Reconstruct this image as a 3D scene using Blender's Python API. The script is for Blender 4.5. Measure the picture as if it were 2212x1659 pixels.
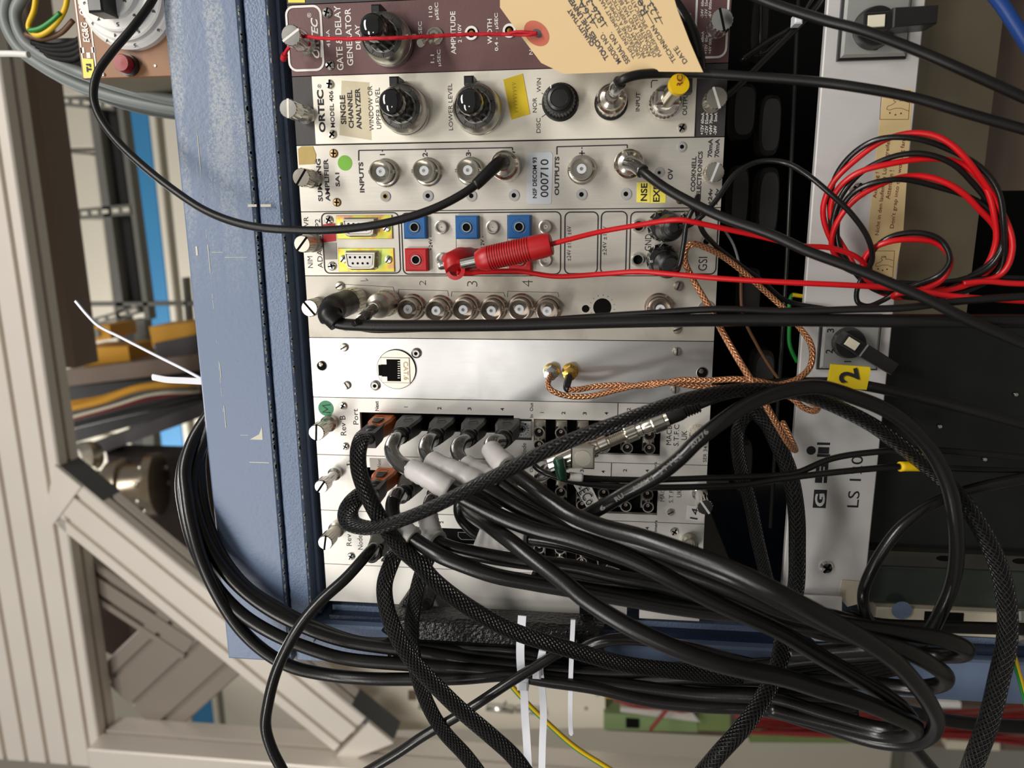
import bpy, math, random
from math import sin, cos, pi, radians, sqrt
from mathutils import Vector, Matrix
random.seed(7)
SC = bpy.context.scene
COL = SC.collection
for o in list(bpy.data.objects): bpy.data.objects.remove(o)

# ------------------------------------------------------------------ camera, light, exposure
ZO = 1.30                                   # panel centre height above the hall floor
F_PX = 1577.1
CAMLOC = Vector((-0.0766, -0.3905, -0.0482 + ZO))
def _rot(a, b, c):
    B = Matrix(((0,0,-1),(-1,0,0),(0,1,0)))
    Rx = Matrix(((1,0,0),(0,cos(a),-sin(a)),(0,sin(a),cos(a))))
    Ry = Matrix(((cos(b),0,sin(b)),(0,1,0),(-sin(b),0,cos(b))))
    Rz = Matrix(((cos(c),-sin(c),0),(sin(c),cos(c),0),(0,0,1)))
    return Rz @ Ry @ Rx @ B
RC = _rot(0.2153, 0.1115, 0.0166)           # world -> camera (x right, y down, z forward)
cam_d = bpy.data.cameras.new('camera'); cam = bpy.data.objects.new('camera', cam_d); COL.objects.link(cam)
M = RC.transposed() @ Matrix(((1,0,0),(0,-1,0),(0,0,-1)))
cam.matrix_world = Matrix.Translation(CAMLOC) @ M.to_4x4()
cam_d.sensor_width = 36; cam_d.lens = F_PX / 2212 * 36
cam_d.clip_start = 0.01; cam_d.clip_end = 60
cam_d.dof.use_dof = True; cam_d.dof.focus_distance = 0.385; cam_d.dof.aperture_fstop = 9
SC.camera = cam
SC.view_settings.view_transform = 'Standard'; SC.view_settings.look = 'None'
SC.view_settings.gamma = 1; SC.view_settings.use_curve_mapping = False
SC.view_settings.exposure = 0.2
w = bpy.data.worlds.new('hall_light'); SC.world = w; w.use_nodes = True
w.node_tree.nodes['Background'].inputs[0].default_value = (0.9, 0.87, 0.82, 1)
w.node_tree.nodes['Background'].inputs[1].default_value = 0.22
def area(name, loc, target, sx, sy, power, col=(1, .96, .9)):
    d = bpy.data.lights.new(name, 'AREA'); d.shape = 'RECTANGLE'; d.size = sx; d.size_y = sy
    d.energy = power; d.color = col
    o = bpy.data.objects.new(name, d); COL.objects.link(o); o.location = loc
    v = Vector(target) - Vector(loc); o.rotation_euler = v.to_track_quat('-Z', 'Y').to_euler()
    return o
area('ceiling_tube_light', (0.55, -1.35, ZO + 1.35), (-0.1, 0, ZO), 1.3, 0.28, 27)
area('ceiling_tube_light', (-0.9, -1.6, ZO + 1.0), (-0.15, 0, ZO), 1.3, 0.22, 15)
_d = RC.transposed() @ Vector(((1062-1106)/F_PX, (775-829.5)/F_PX, 1)); _q = CAMLOC + _d*(-CAMLOC.y/_d.y)
_l = _q + Vector((_d.x, -_d.y, _d.z)).normalized()*1.7      # lamp mirrored in the bright module
area('hall_lamp', _l, _q, 0.15, 0.10, 0.9)
area('hall_ceiling_light', (-1.1, 1.5, ZO + 1.9), (0.1, 2.4, ZO + 0.5), 1.8, 0.5, 20, (1, .97, .93))

# ------------------------------------------------------------------ helpers
def P(px, py, h=0.0):
    """point whose image falls on pixel (px,py), h metres in front of the module panels"""
    d = RC.transposed() @ Vector(((px - 1106) / F_PX, (py - 829.5) / F_PX, 1))
    t = (-h - CAMLOC.y) / d.y
    return CAMLOC + d * t
def lin(r, g, b):
    f = lambda c: (c/255/12.92) if c/255 <= .04045 else ((c/255+.055)/1.055)**2.4
    return (f(r), f(g), f(b), 1)
class NT:
    def __init__(s, name):
        s.m = bpy.data.materials.new(name); s.m.use_nodes = True; s.t = s.m.node_tree
        s.b = s.t.nodes['Principled BSDF']
    def n(s, k, **kw):
        nd = s.t.nodes.new(k)
        for a, v in kw.items():
            if a.startswith('i_'):
                key = a[2:]; key = int(key) if key.isdigit() else key.replace('_', ' ')
                nd.inputs[key].default_value = v
            else: setattr(nd, a, v)
        return nd
    def l(s, a, b): s.t.links.new(a, b)
    def set(s, **kw):
        for a, v in kw.items(): s.b.inputs[a.replace('_', ' ')].default_value = v
        return s
def mat(name, col, rough=.5, metal=0., var=0., scale=80., bump=0., bscale=400., coat=0., alpha=1., trans=0., spec=.5):
    T = NT(name); c = col if len(col) == 4 else (*col, 1)
    T.set(Base_Color=c, Roughness=rough, Metallic=metal, Coat_Weight=coat, Alpha=alpha, Transmission_Weight=trans)
    T.b.inputs['Specular IOR Level'].default_value = spec
    tc = T.n('ShaderNodeTexCoord')
    nz = T.n('ShaderNodeTexNoise', i_Scale=scale, i_Detail=4.); T.l(tc.outputs['Object'], nz.inputs['Vector'])
    if var:
        mx = T.n('ShaderNodeMix', data_type='RGBA'); mx.inputs[6].default_value = [x*(1-var) for x in c[:3]]+[1]
        mx.inputs[7].default_value = [min(1, x*(1+var)) for x in c[:3]]+[1]
        T.l(nz.outputs['Fac'], mx.inputs[0]); T.l(mx.outputs[2], T.b.inputs['Base Color'])
    mr = T.n('ShaderNodeMapRange'); mr.inputs[3].default_value = max(0, rough-.06); mr.inputs[4].default_value = min(1, rough+.06)
    T.l(nz.outputs['Fac'], mr.inputs[0]); T.l(mr.outputs[0], T.b.inputs['Roughness'])
    if bump:
        n2 = T.n('ShaderNodeTexNoise', i_Scale=bscale, i_Detail=3.); T.l(tc.outputs['Object'], n2.inputs['Vector'])
        bp = T.n('ShaderNodeBump', i_Strength=bump, i_Distance=.001); T.l(n2.outputs['Fac'], bp.inputs['Height'])
        T.l(bp.outputs[0], T.b.inputs['Normal'])
    return T.m
def brushed(name, col, rough=.36, metal=.75, amt=.10, stain=0., bump=.06):
    """aluminium brushed along the vertical of the panel, with faint handling marks"""
    T = NT(name); T.set(Metallic=metal, Roughness=rough)
    g = T.n('ShaderNodeNewGeometry'); mp = T.n('ShaderNodeMapping'); mp.inputs['Scale'].default_value = (2600, 1, 45)
    T.l(g.outputs['Position'], mp.inputs['Vector'])
    nz = T.n('ShaderNodeTexNoise', i_Scale=1., i_Detail=3.); T.l(mp.outputs[0], nz.inputs['Vector'])
    n2 = T.n('ShaderNodeTexNoise', i_Scale=38., i_Detail=6., i_Roughness=.65); T.l(g.outputs['Position'], n2.inputs['Vector'])
    mx = T.n('ShaderNodeMix', data_type='RGBA'); mx.inputs[6].default_value = [x*(1-amt) for x in col[:3]]+[1]
    mx.inputs[7].default_value = [min(1, x*(1+amt)) for x in col[:3]]+[1]; T.l(nz.outputs['Fac'], mx.inputs[0])
    out = mx.outputs[2]
    if stain:
        rp = T.n('ShaderNodeMapRange'); rp.inputs[1].default_value = .52; rp.inputs[2].default_value = .72; rp.inputs[4].default_value = stain
        T.l(n2.outputs['Fac'], rp.inputs[0])
        m2 = T.n('ShaderNodeMix', data_type='RGBA'); m2.inputs[7].default_value = (col[0]*.55, col[1]*.5, col[2]*.4, 1)
        T.l(rp.outputs[0], m2.inputs[0]); T.l(out, m2.inputs[6]); out = m2.outputs[2]
    T.l(out, T.b.inputs['Base Color'])
    mr = T.n('ShaderNodeMapRange'); mr.inputs[3].default_value = rough-.08; mr.inputs[4].default_value = rough+.1
    T.l(n2.outputs['Fac'], mr.inputs[0]); T.l(mr.outputs[0], T.b.inputs['Roughness'])
    bp = T.n('ShaderNodeBump', i_Strength=bump, i_Distance=.0004); T.l(nz.outputs['Fac'], bp.inputs['Height']); T.l(bp.outputs[0], T.b.inputs['Normal'])
    return T.m
def braid(name, col, rough=.35, nu=9., nv=9., metal=0., hi=None, strength=.9, spec=.5):
    T = NT(name); T.set(Roughness=rough, Metallic=metal, Base_Color=(*col[:3], 1)); T.b.inputs['Specular IOR Level'].default_value = spec
    uv = T.n('ShaderNodeUVMap'); sp = T.n('ShaderNodeSeparateXYZ'); T.l(uv.outputs[0], sp.inputs[0])
    def mth(op, a, b=None, c=None):
        n = T.n('ShaderNodeMath', operation=op)
        for i, v in enumerate((a, b, c)):
            if v is None: continue
            if isinstance(v, (int, float)): n.inputs[i].default_value = v
            else: T.l(v, n.inputs[i])
        return n.outputs[0]
    u = mth('MULTIPLY', sp.outputs[0], nu*2*pi); v = mth('MULTIPLY', sp.outputs[1], nv*2*pi)
    a = mth('SINE', mth('ADD', u, v)); b = mth('SINE', mth('SUBTRACT', u, v))
    hgt = mth('MAXIMUM', a, mth('MULTIPLY', b, .9))
    bp = T.n('ShaderNodeBump', i_Strength=strength, i_Distance=.0006); T.l(hgt, bp.inputs['Height']); T.l(bp.outputs[0], T.b.inputs['Normal'])
    if hi:
        mr = T.n('ShaderNodeMapRange'); mr.inputs[1].default_value = -.2; mr.inputs[2].default_value = 1.0; T.l(hgt, mr.inputs[0])
        mx = T.n('ShaderNodeMix', data_type='RGBA'); mx.inputs[6].default_value = (*col[:3], 1); mx.inputs[7].default_value = (*hi[:3], 1)
        T.l(mr.outputs[0], mx.inputs[0]); T.l(mx.outputs[2], T.b.inputs['Base Color'])
    return T.m

MT = {}
MT['alu'] = brushed('brushed_aluminium', (.62, .59, .53), .38, .55, .13, .12)
MT['alu_cream'] = brushed('satin_aluminium', (.82, .78, .68), .42, .45, .05, .12)
MT['alu_grey'] = brushed('dull_aluminium', (.52, .49, .43), .48, .5, .05, .45)
MT['alu_bright'] = brushed('bright_aluminium', (.66, .66, .66), .30, .85, .06, .05)
MT['alu_white'] = brushed('pale_anodised_aluminium', (.72, .70, .66), .42, .35, .03, .0)
MT['fan_plate'] = brushed('pale_tray_aluminium', (.74, .72, .71), .42, .35, .03, .1)
MT['brown'] = mat('brown_paint', lin(104, 74, 74), .5, .1, .06, 60, .05, 900)
MT['charcoal'] = mat('charcoal_paint', lin(62, 58, 60), .55, 0, .15, 150, .05, 900)
MT['nickel'] = mat('nickel', (.66, .62, .54), .2, 1., .05)
MT['bore_dark'] = mat('dark_brown_bore', (.02, .014, .01), .4)
MT['pinkpin'] = mat('pale_copper_contact', (.72, .56, .48), .35, .6)
MT['steel'] = mat('polished_steel', (.74, .73, .70), .2, 1., .05)
MT['tin'] = mat('dull_nickel', (.55, .52, .45), .33, 1., .08)
MT['bronze'] = mat('worn_nickel', (.52, .44, .37), .24, 1., .1)
MT['gold'] = mat('gold_plate', (.85, .56, .12), .22, 1.)
MT['brasspin'] = mat('brass', (.72, .48, .22), .25, 1.)
MT['teflon'] = mat('white_insulator', lin(196, 200, 206), .5)
MT['grey_nylon'] = mat('grey_nylon', lin(160, 160, 160), .5)
MT['black'] = mat('black_plastic', (.012, .012, .012), .35, 0, .1)
MT['rubber'] = mat('black_rubber', (.007, .0067, .0064), .38, 0, .15, 60, .05, 1200, spec=.4)
MT['pvc'] = mat('black_cable_jacket', (.006, .0058, .0055), .26, 0, .15, 40, .04, 900)
MT['pvc_soft'] = mat('matt_black_cable_jacket', (.005, .0048, .0046), .29, 0, .15, 40, .05, 900, spec=.45)
MT['void'] = mat('black_recess', (.003, .003, .003), .8, spec=.1)
MT['knobcap'] = mat('gloss_black_cap', (.006, .006, .007), .08, 0, coat=1.)
MT['red_wire'] = mat('red_silicone', lin(200, 16, 24), .35, 0, .08)
MT['red_plastic'] = mat('red_plastic', lin(178, 20, 26), .4, 0, .08)
MT['red_jack'] = mat('red_socket_plastic', lin(190, 22, 28), .35)
MT['blue_jack'] = mat('blue_socket_plastic', lin(32, 92, 152), .35)
MT['orange'] = mat('orange_plastic', lin(190, 98, 38), .42, 0, .05, 60, .05, 900)
MT['text_black'] = mat('black_print', (.012, .011, .014), .6)
MT['text_violet'] = mat('dark_violet_print', (.03, .022, .03), .6)
MT['text_white'] = mat('white_print', lin(235, 232, 228), .6)
MT['text_tan'] = mat('tan_print', lin(205, 185, 145), .6)
MT['ink'] = mat('pen_ink', (.03, .03, .035), .6)
MT['tape'] = mat('frosted_tape', lin(206, 202, 200), .40, 0, .07, 50, .4, 110, alpha=.90)
MT['clear_shrink'] = mat('clear_shrink_tube', (.045, .042, .038), .14, 0, .5, 60, .35, 160, coat=1.)
MT['ziptie'] = mat('white_nylon', lin(226, 228, 236), .35, 0, .03)
MT['yellow'] = mat('yellow_tape', lin(214, 186, 20), .6, 0, .08, 40)
MT['yellow_lab'] = mat('yellow_label', lin(236, 222, 90), .5, 0, .03)
MT['yellow_slv'] = mat('yellow_sleeve', lin(232, 190, 20), .45, 0, .05)
MT['tan_lab'] = mat('tan_paper_patch', lin(190, 165, 105), .8, 0, .15, 200)
MT['green_dot'] = mat('lime_sticker', lin(118, 182, 56), .6)
MT['green_dot2'] = mat('green_sticker', lin(64, 142, 100), .6)
MT['silver_lab'] = mat('silver_label', lin(200, 206, 212), .4, .2, .05, 60)
MT['red_lab'] = mat('red_label', lin(196, 44, 56), .6, 0, .1, 90)
MT['grey_lab'] = mat('grey_label', lin(172, 168, 162), .6, 0, .06)
MT['white_lab'] = mat('white_label', lin(228, 226, 222), .5)
MT['glue'] = mat('yellowed_glue', lin(205, 188, 140), .35, 0, .2, 120, .2, 300, alpha=.4)
MT['cream_lab'] = mat('cream_label', lin(214, 190, 140), .5, 0, .08, 60)
MT['cream_lab_red'] = mat('red_brown_print', lin(120, 42, 34), .6)
MT['manila'] = mat('manila_card', lin(212, 184, 138), .75, 0, .05, 30)
MT['manila_ring'] = mat('reinforcement_ring', lin(186, 98, 78), .8)
MT['string'] = braid('red_twisted_string', lin(190, 14, 34), .7, 1., .5, strength=.4)
MT['green_boot'] = mat('green_boot', lin(10, 62, 40), .3)
MT['green_wire'] = mat('green_wire', lin(20, 130, 50), .4)
MT['green_yel'] = mat('green_stripe', lin(60, 120, 66), .4)
MT['blue_wire'] = mat('blue_cable_jacket', lin(24, 62, 130), .4)
MT['grey_cable'] = mat('grey_cable_jacket', lin(120, 126, 124), .45, 0, .06)
MT['brown_cable'] = mat('brown_wire', lin(104, 70, 44), .5)
MT['copper'] = braid('copper_braid_coax', (.36, .13, .05), .28, 5., 4., .6, hi=(.80, .40, .21), strength=.6)
MT['braid'] = braid('black_braided_sleeve', (.004, .004, .004), .28, 12., 10., 0., hi=(.008, .008, .008), strength=1., spec=.4)
MT['plate_brown'] = mat('tarnished_metal', (.30, .255, .18), .30, .85, .3, 14, .02, 200)  # reflecting plate, its brownish reflection put into the colour
MT['plate_black'] = mat('black_gloss_panel', (.012, .013, .012), .18, .0, .2)  # same plate where its reflection is dark
MT['dark_steel'] = mat('dark_steel', (.10, .095, .08), .35, .7, .2)
MT['pipe_brown'] = mat('dark_brown_tube', lin(112, 97, 86), .45, .3, .1, 12)
MT['glass_dark'] = mat('smoked_plate', lin(66, 72, 68), .15, .4, .1)
MT['beige_metal'] = mat('beige_metal', lin(205, 196, 176), .5, .2, .08)
MT['profile'] = mat('profile_aluminium', lin(222, 214, 204), .42, .25, .04, 8)
MT['profile_cap'] = mat('grey_plastic_cap', lin(70, 72, 76), .5)
MT['pcb'] = mat('pcb', (.02, .03, .012), .5)
def chromate():
    T = NT('yellow_chromate'); T.set(Metallic=.8, Roughness=.3)
    g = T.n('ShaderNodeNewGeometry'); nz = T.n('ShaderNodeTexNoise', i_Scale=130., i_Detail=2.); T.l(g.outputs['Position'], nz.inputs['Vector'])
    r = T.n('ShaderNodeValToRGB'); e = r.color_ramp.elements
    e[0].position = .3; e[0].color = lin(215, 160, 150); e[1].position = .7; e[1].color = lin(190, 215, 140)
    for p, c in ((.42, lin(236, 190, 110)), (.5, lin(240, 226, 90)), (.6, lin(222, 230, 120))):
        x = r.color_ramp.elements.new(p); x.color = c
    T.l(nz.outputs['Fac'], r.inputs[0]); T.l(r.outputs[0], T.b.inputs['Base Color']); return T.m
MT['chromate'] = chromate()
def blue_paint():
    T = NT('scratched_blue_paint'); T.set(Roughness=.42)
    g = T.n('ShaderNodeNewGeometry'); base = lin(104, 121, 150)
    def noise(sc, scale_vec=(1, 1, 1), det=4., rg=.5):
        mp = T.n('ShaderNodeMapping'); mp.inputs['Scale'].default_value = scale_vec; T.l(g.outputs['Position'], mp.inputs['Vector'])
        n = T.n('ShaderNodeTexNoise', i_Scale=sc, i_Detail=det, i_Roughness=rg); T.l(mp.outputs[0], n.inputs['Vector']); return n.outputs['Fac']
    def ramp(src, a, b):
        m = T.n('ShaderNodeMapRange'); m.inputs[1].default_value = a; m.inputs[2].default_value = b; T.l(src, m.inputs[0]); return m.outputs[0]
    fine = noise(1500., (1, 1, 1), 3.); 
    zone = ramp(noise(1., (9, 1, 60), 2.), .50, .56)         # worn bands running along the lid
    grit = ramp(noise(900., (1, 1, 1), 4., .7), .5, .56)
    long = ramp(noise(1., (12, 1, 900), 3., .6), .70, .73)   # long thin scratches
    a = T.n('ShaderNodeMath', operation='MULTIPLY'); T.l(zone, a.inputs[0]); T.l(grit, a.inputs[1])
    a2 = T.n('ShaderNodeMath', operation='MULTIPLY'); T.l(a.outputs[0], a2.inputs[0]); a2.inputs[1].default_value = .55
    m = T.n('ShaderNodeMath', operation='MAXIMUM'); T.l(a2.outputs[0], m.inputs[0]); T.l(long, m.inputs[1])
    # wear thins out towards the left end of the lid
    sx = T.n('ShaderNodeSeparateXYZ'); T.l(g.outputs['Position'], sx.inputs[0])
    fx = ramp(sx.outputs[0], -.12, -.02)
    def band(px, w0, w1, soft):
        zc = P(px, 200, .008).z; d = T.n('ShaderNodeMath', operation='SUBTRACT'); T.l(sx.outputs[2], d.inputs[0]); d.inputs[1].default_value = zc
        ab = T.n('ShaderNodeMath', operation='ABSOLUTE'); T.l(d.outputs[0], ab.inputs[0])
        wob = T.n('ShaderNodeMath', operation='MULTIPLY_ADD'); T.l(noise(70.), wob.inputs[0]); wob.inputs[1].default_value = soft; T.l(ab.outputs[0], wob.inputs[2])
        m_ = T.n('ShaderNodeMapRange'); m_.inputs[1].default_value = w1+soft*.5; m_.inputs[2].default_value = w0+soft*.5; T.l(wob.outputs[0], m_.inputs[0]); return m_.outputs[0]
    b1 = band(474, .004, .006, .006); b2 = band(385, .0015, .004, .012)
    bm = T.n('ShaderNodeMath', operation='MAXIMUM'); T.l(b1, bm.inputs[0]); T.l(b2, bm.inputs[1])
    bg = T.n('ShaderNodeMath', operation='MULTIPLY'); T.l(bm.outputs[0], bg.inputs[0]); T.l(ramp(noise(800., (1, 1, 1), 5., .75), .44, .56), bg.inputs[1])
    b3 = T.n('ShaderNodeMath', operation='MULTIPLY'); T.l(bg.outputs[0], b3.inputs[0]); b3.inputs[1].default_value = .62
    m3 = T.n('ShaderNodeMath', operation='MAXIMUM'); T.l(m.outputs[0], m3.inputs[0]); T.l(b3.outputs[0], m3.inputs[1]); m = m3
    mm = T.n('ShaderNodeMath', operation='MULTIPLY'); T.l(m.outputs[0], mm.inputs[0]); T.l(fx, mm.inputs[1])
    mx = T.n('ShaderNodeMix', data_type='RGBA'); mx.inputs[6].default_value = base; mx.inputs[7].default_value = lin(172, 178, 176)
    T.l(mm.outputs[0], mx.inputs[0]); T.l(mx.outputs[2], T.b.inputs['Base Color'])
    bp = T.n('ShaderNodeBump', i_Strength=.25, i_Distance=.0006); T.l(noise(420., (1, 1, 1), 2.), bp.inputs['Height']); T.l(bp.outputs[0], T.b.inputs['Normal'])
    return T.m
MT['blue'] = blue_paint()
MT['blue2'] = mat('textured_blue_paint', lin(106, 123, 152), .36, 0, .05, 60, .5, 900)
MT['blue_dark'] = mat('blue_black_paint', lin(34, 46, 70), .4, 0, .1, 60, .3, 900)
MT['chip'] = mat('chipped_paint', lin(208, 206, 188), .7)
MT['handle'] = mat('textured_black_plastic', (.004, .004, .004), .26, 0, .1, 60, .9, 480)

class MB:
    def __init__(s): s.v = []; s.f = []; s.uv = []; s.sm = []
    def face(s, idx, uv=None, smooth=False): s.f.append(idx); s.uv.append(uv); s.sm.append(smooth)
    def box(s, x0, x1, y0, y1, z0, z1):
        if x0 > x1: x0, x1 = x1, x0
        if y0 > y1: y0, y1 = y1, y0
        if z0 > z1: z0, z1 = z1, z0
        b = len(s.v)
        s.v += [Vector(p) for p in ((x0,y0,z0),(x1,y0,z0),(x1,y1,z0),(x0,y1,z0),(x0,y0,z1),(x1,y0,z1),(x1,y1,z1),(x0,y1,z1))]
        for q in ((0,3,2,1),(4,5,6,7),(0,1,5,4),(1,2,6,5),(2,3,7,6),(3,0,4,7)): s.face([b+i for i in q])
        return s
    def bbox(s, x0, x1, y0, y1, z0, z1, c=.0006):
        """box with its front (-y) edge chamfered"""
        if x0 > x1: x0, x1 = x1, x0
        if z0 > z1: z0, z1 = z1, z0
        if y0 > y1: y0, y1 = y1, y0
        return s.loft([[(x0,y1,z0),(x1,y1,z0),(x1,y1,z1),(x0,y1,z1)], [(x0,y0+c,z0),(x1,y0+c,z0),(x1,y0+c,z1),(x0,y0+c,z1)],
                       [(x0+c,y0,z0+c),(x1-c,y0,z0+c),(x1-c,y0,z1-c),(x0+c,y0,z1-c)]])
    def loft(s, rings, cap=True, smooth=False, closed=True):
        b = len(s.v); n = len(rings[0])
        for r in rings: s.v += [Vector(p) for p in r]
        for k in range(len(rings)-1):
            for i in range(n if closed else n-1):
                j = (i+1) % n
                s.face([b+k*n+i, b+k*n+j, b+(k+1)*n+j, b+(k+1)*n+i], None, smooth)
        if cap:
            s.face([b+i for i in range(n)][::-1]); s.face([b+(len(rings)-1)*n+i for i in range(n)])
        return s
    def prism(s, pts, y0, y1):
        """outline [(x,z)] extruded from y0 (front) to y1"""
        return s.loft([[(x, y1, z) for x, z in pts], [(x, y0, z) for x, z in pts]])
    def lathe(s, prof, c=(0,0,0), ax=(0,-1,0), seg=24, knurl=0, kr=(0,0), smooth=True, caps=True):
        """prof [(r, t)] turned about axis ax from point c"""
        ax = Vector(ax).normalized(); c = Vector(c)
        up = Vector((0,0,1)) if abs(ax.z) < .9 else Vector((1,0,0))
        a = ax.cross(up).normalized(); bb = a.cross(ax)
        rings = []
        for (r, t) in prof:
            ring = []
            for i in range(seg):
                th = 2*pi*i/seg
                rr = r
                if knurl and kr[0] <= t <= kr[1] and i % 2: rr = r - knurl
                ring.append(c + ax*t + (a*cos(th) + bb*sin(th))*rr)
            rings.append(ring)
        n = len(rings); prev = None; ends = [None, None]
        for k in range(n-1):
            d1 = Vector((prof[k+1][0]-prof[k][0], prof[k+1][1]-prof[k][1]))
            sharp = True
            if k:
                d0 = Vector((prof[k][0]-prof[k-1][0], prof[k][1]-prof[k-1][1]))
                sharp = not (d0.length > 1e-9 and d1.length > 1e-9 and d0.angle(d1) < .55)
            if prev is None or sharp: prev = len(s.v); s.v += rings[k]        # own ring at a hard edge
            nx = len(s.v); s.v += rings[k+1]
            for i in range(seg):
                j = (i+1) % seg
                s.face([prev+j, prev+i, nx+i, nx+j], None, smooth and not knurl)
            prev = nx
        if caps:
            if prof[0][0] > 1e-7: k0 = len(s.v); s.v += rings[0]; s.face([k0+i for i in range(seg)])
            if prof[-1][0] > 1e-7: k0 = len(s.v); s.v += rings[-1]; s.face([k0+i for i in range(seg)][::-1])
        return s
    def tube(s, path, rad, seg=12, flat=1., twist=0., n0=None, uvr=None, caps=True):
        n = len(path); tg = []
        for i in range(n):
            t = path[min(i+1, n-1)] - path[max(i-1, 0)]
            tg.append(t.normalized() if t.length > 1e-9 else Vector((0,0,1)))
        nrm = n0 or Vector((0,-1,0))
        nrm = (nrm - tg[0]*nrm.dot(tg[0]))
        if nrm.length < 1e-4: nrm = tg[0].orthogonal()
        nrm.normalize(); L = 0.; b = len(s.v); Ls = []; circ = 2*pi*(rad if isinstance(rad, float) else rad[len(rad)//2])
        for i in range(n):
            if i: L += (path[i]-path[i-1]).length
            Ls.append(L / circ)
            nrm = nrm - tg[i]*nrm.dot(tg[i])
            if nrm.length < 1e-6: nrm = tg[i].orthogonal()
            nrm.normalize(); bn = tg[i].cross(nrm)
            r = rad if isinstance(rad, float) else rad[i]
            for k in range(seg):
                th = 2*pi*k/seg + twist*L
                s.v.append(path[i] + nrm*cos(th)*r*flat + bn*sin(th)*r)
        for i in range(n-1):
            for k in range(seg):
                j = (k+1) % seg
                s.face([b+i*seg+k, b+i*seg+j, b+(i+1)*seg+j, b+(i+1)*seg+k],
                       [(k/seg, Ls[i]), ((k+1)/seg, Ls[i]), ((k+1)/seg, Ls[i+1]), (k/seg, Ls[i+1])], True)
        if caps:
            s.face([b+i for i in range(seg)][::-1]); s.face([b+(n-1)*seg+i for i in range(seg)])
        return s
    def line(s, pts, wid, y0, y1, closed=False):
        """flat printed line through [(x,z)]"""
        q = [Vector(p) for p in pts]; q = [p for i, p in enumerate(q) if i == 0 or (p-q[i-1]).length > 1e-7]; m = len(q); k = len(s.v); rows = []
        for i in range(m):
            a = q[i-1] if (i or closed) else None; c = q[(i+1) % m] if (i < m-1 or closed) else None
            d0 = (q[i]-a).normalized() if a is not None else None; d1 = (c-q[i]).normalized() if c is not None else None
            n0 = Vector((-d0.y, d0.x)) if d0 else None; n1 = Vector((-d1.y, d1.x)) if d1 else None
            if n0 and n1:
                mm = (n0+n1); mm = mm.normalized() if mm.length > .1 else n1; off = mm*(wid/2/max(.5, mm.dot(n1)))
            else: off = (n0 or n1)*wid/2
            s.v += [Vector((q[i].x+off.x, y0, q[i].y+off.y)), Vector((q[i].x-off.x, y0, q[i].y-off.y))]
        for i in range(m if closed else m-1):
            j = (i+1) % m; s.face([k+2*i, k+2*i+1, k+2*j+1, k+2*j])
        return s
    def text(s, body, A, B, height, nrm=(0,-1,0), bold=0., italic=0., lift=0.0, keep=False):
        vs, fs, (x0, x1, y0, y1) = glyphs(body, bold, italic)
        A = Vector(A); B = Vector(B); nrm = Vector(nrm).normalized(); ex = (B-A); Lw = ex.length; ex.normalize()
        ey = nrm.cross(ex).normalized(); sx = Lw/(x1-x0); sy = height/(y1-y0)
        if keep: sx = sy = min(sx, sy)
        C = (A+B)/2 + nrm*lift; b = len(s.v)
        for (x, y) in vs: s.v.append(C + ex*(x-(x0+x1)/2)*sx + ey*(y-(y0+y1)/2)*sy)
        for f in fs: s.face([b+i for i in f])
        return s
    def ptext(s, body, px, py, ln, hp, h=.0, bold=0., italic=0., flip=False):
        """panel lettering: centre pixel, length (px down the image), cap height (px across)"""
        if body == '1': ln *= .3
        A = P(px, py+ln/2, h); B = P(px, py-ln/2, h); A.z = B.z = (A.z+B.z)/2
        hh = abs(P(px-hp/2, py, h).z - P(px+hp/2, py, h).z)
        if flip: A, B = B, A
        return s.text(body, A, B, hh, (0,-1,0), bold, italic, .00012)
    def build(s, name, m, parent=None, origin=None, shade=False):
        if not s.v: return None
        if origin is None:
            lo = Vector([min(v[i] for v in s.v) for i in range(3)]); hi = Vector([max(v[i] for v in s.v) for i in range(3)])
            origin = (lo+hi)/2
        origin = Vector(origin)
        me = bpy.data.meshes.new(name); me.from_pydata([v-origin for v in s.v], [], s.f)
        if any(u for u in s.uv):
            ul = me.uv_layers.new(name='UVMap'); k = 0
            for u, f in zip(s.uv, s.f):
                for i in range(len(f)):
                    ul.data[k].uv = u[i] if u else (0, 0); k += 1
        me.polygons.foreach_set('use_smooth', [bool(a) or shade for a in s.sm])
        me.materials.append(m); me.update()
        return link(name, me, origin, parent)
WL = {}
def link(name, me, origin, parent=None, rot=None):
    o = bpy.data.objects.new(name, me); COL.objects.link(o)
    WL[o.name] = Vector(origin)
    if parent: o.parent = parent; o.location = Vector(origin) - WL[parent.name]
    else: o.location = origin
    if rot: o.rotation_euler = rot
    return o
_G = {}
def glyphs(body, bold, italic):
    k = (body, bold, italic)
    if k not in _G:
        c = bpy.data.curves.new('t', 'FONT'); c.body = body; c.resolution_u = 3; c.offset = bold; c.shear = italic
        o = bpy.data.objects.new('t', c); me = bpy.data.meshes.new_from_object(o)
        vs = [(v.co.x, v.co.y) for v in me.vertices]; fs = [list(p.vertices) for p in me.polygons]
        bpy.data.objects.remove(o); bpy.data.meshes.remove(me); bpy.data.curves.remove(c)
        xs = [v[0] for v in vs]; ys = [v[1] for v in vs]
        _G[k] = (vs, fs, (min(xs), max(xs), min(ys), max(ys)))
    return _G[k]
def tag(o, label=None, cat=None, group=None, kind=None):
    if label: o['label'] = label
    if cat: o['category'] = cat
    if group: o['group'] = group
    if kind: o['kind'] = kind
    return o
def thing(name, loc, label, cat, group=None, kind=None):
    o = bpy.data.objects.new(name, None); COL.objects.link(o); o.location = loc; o.empty_display_size = .01
    WL[o.name] = Vector(loc); return tag(o, label, cat, group, kind)
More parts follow.
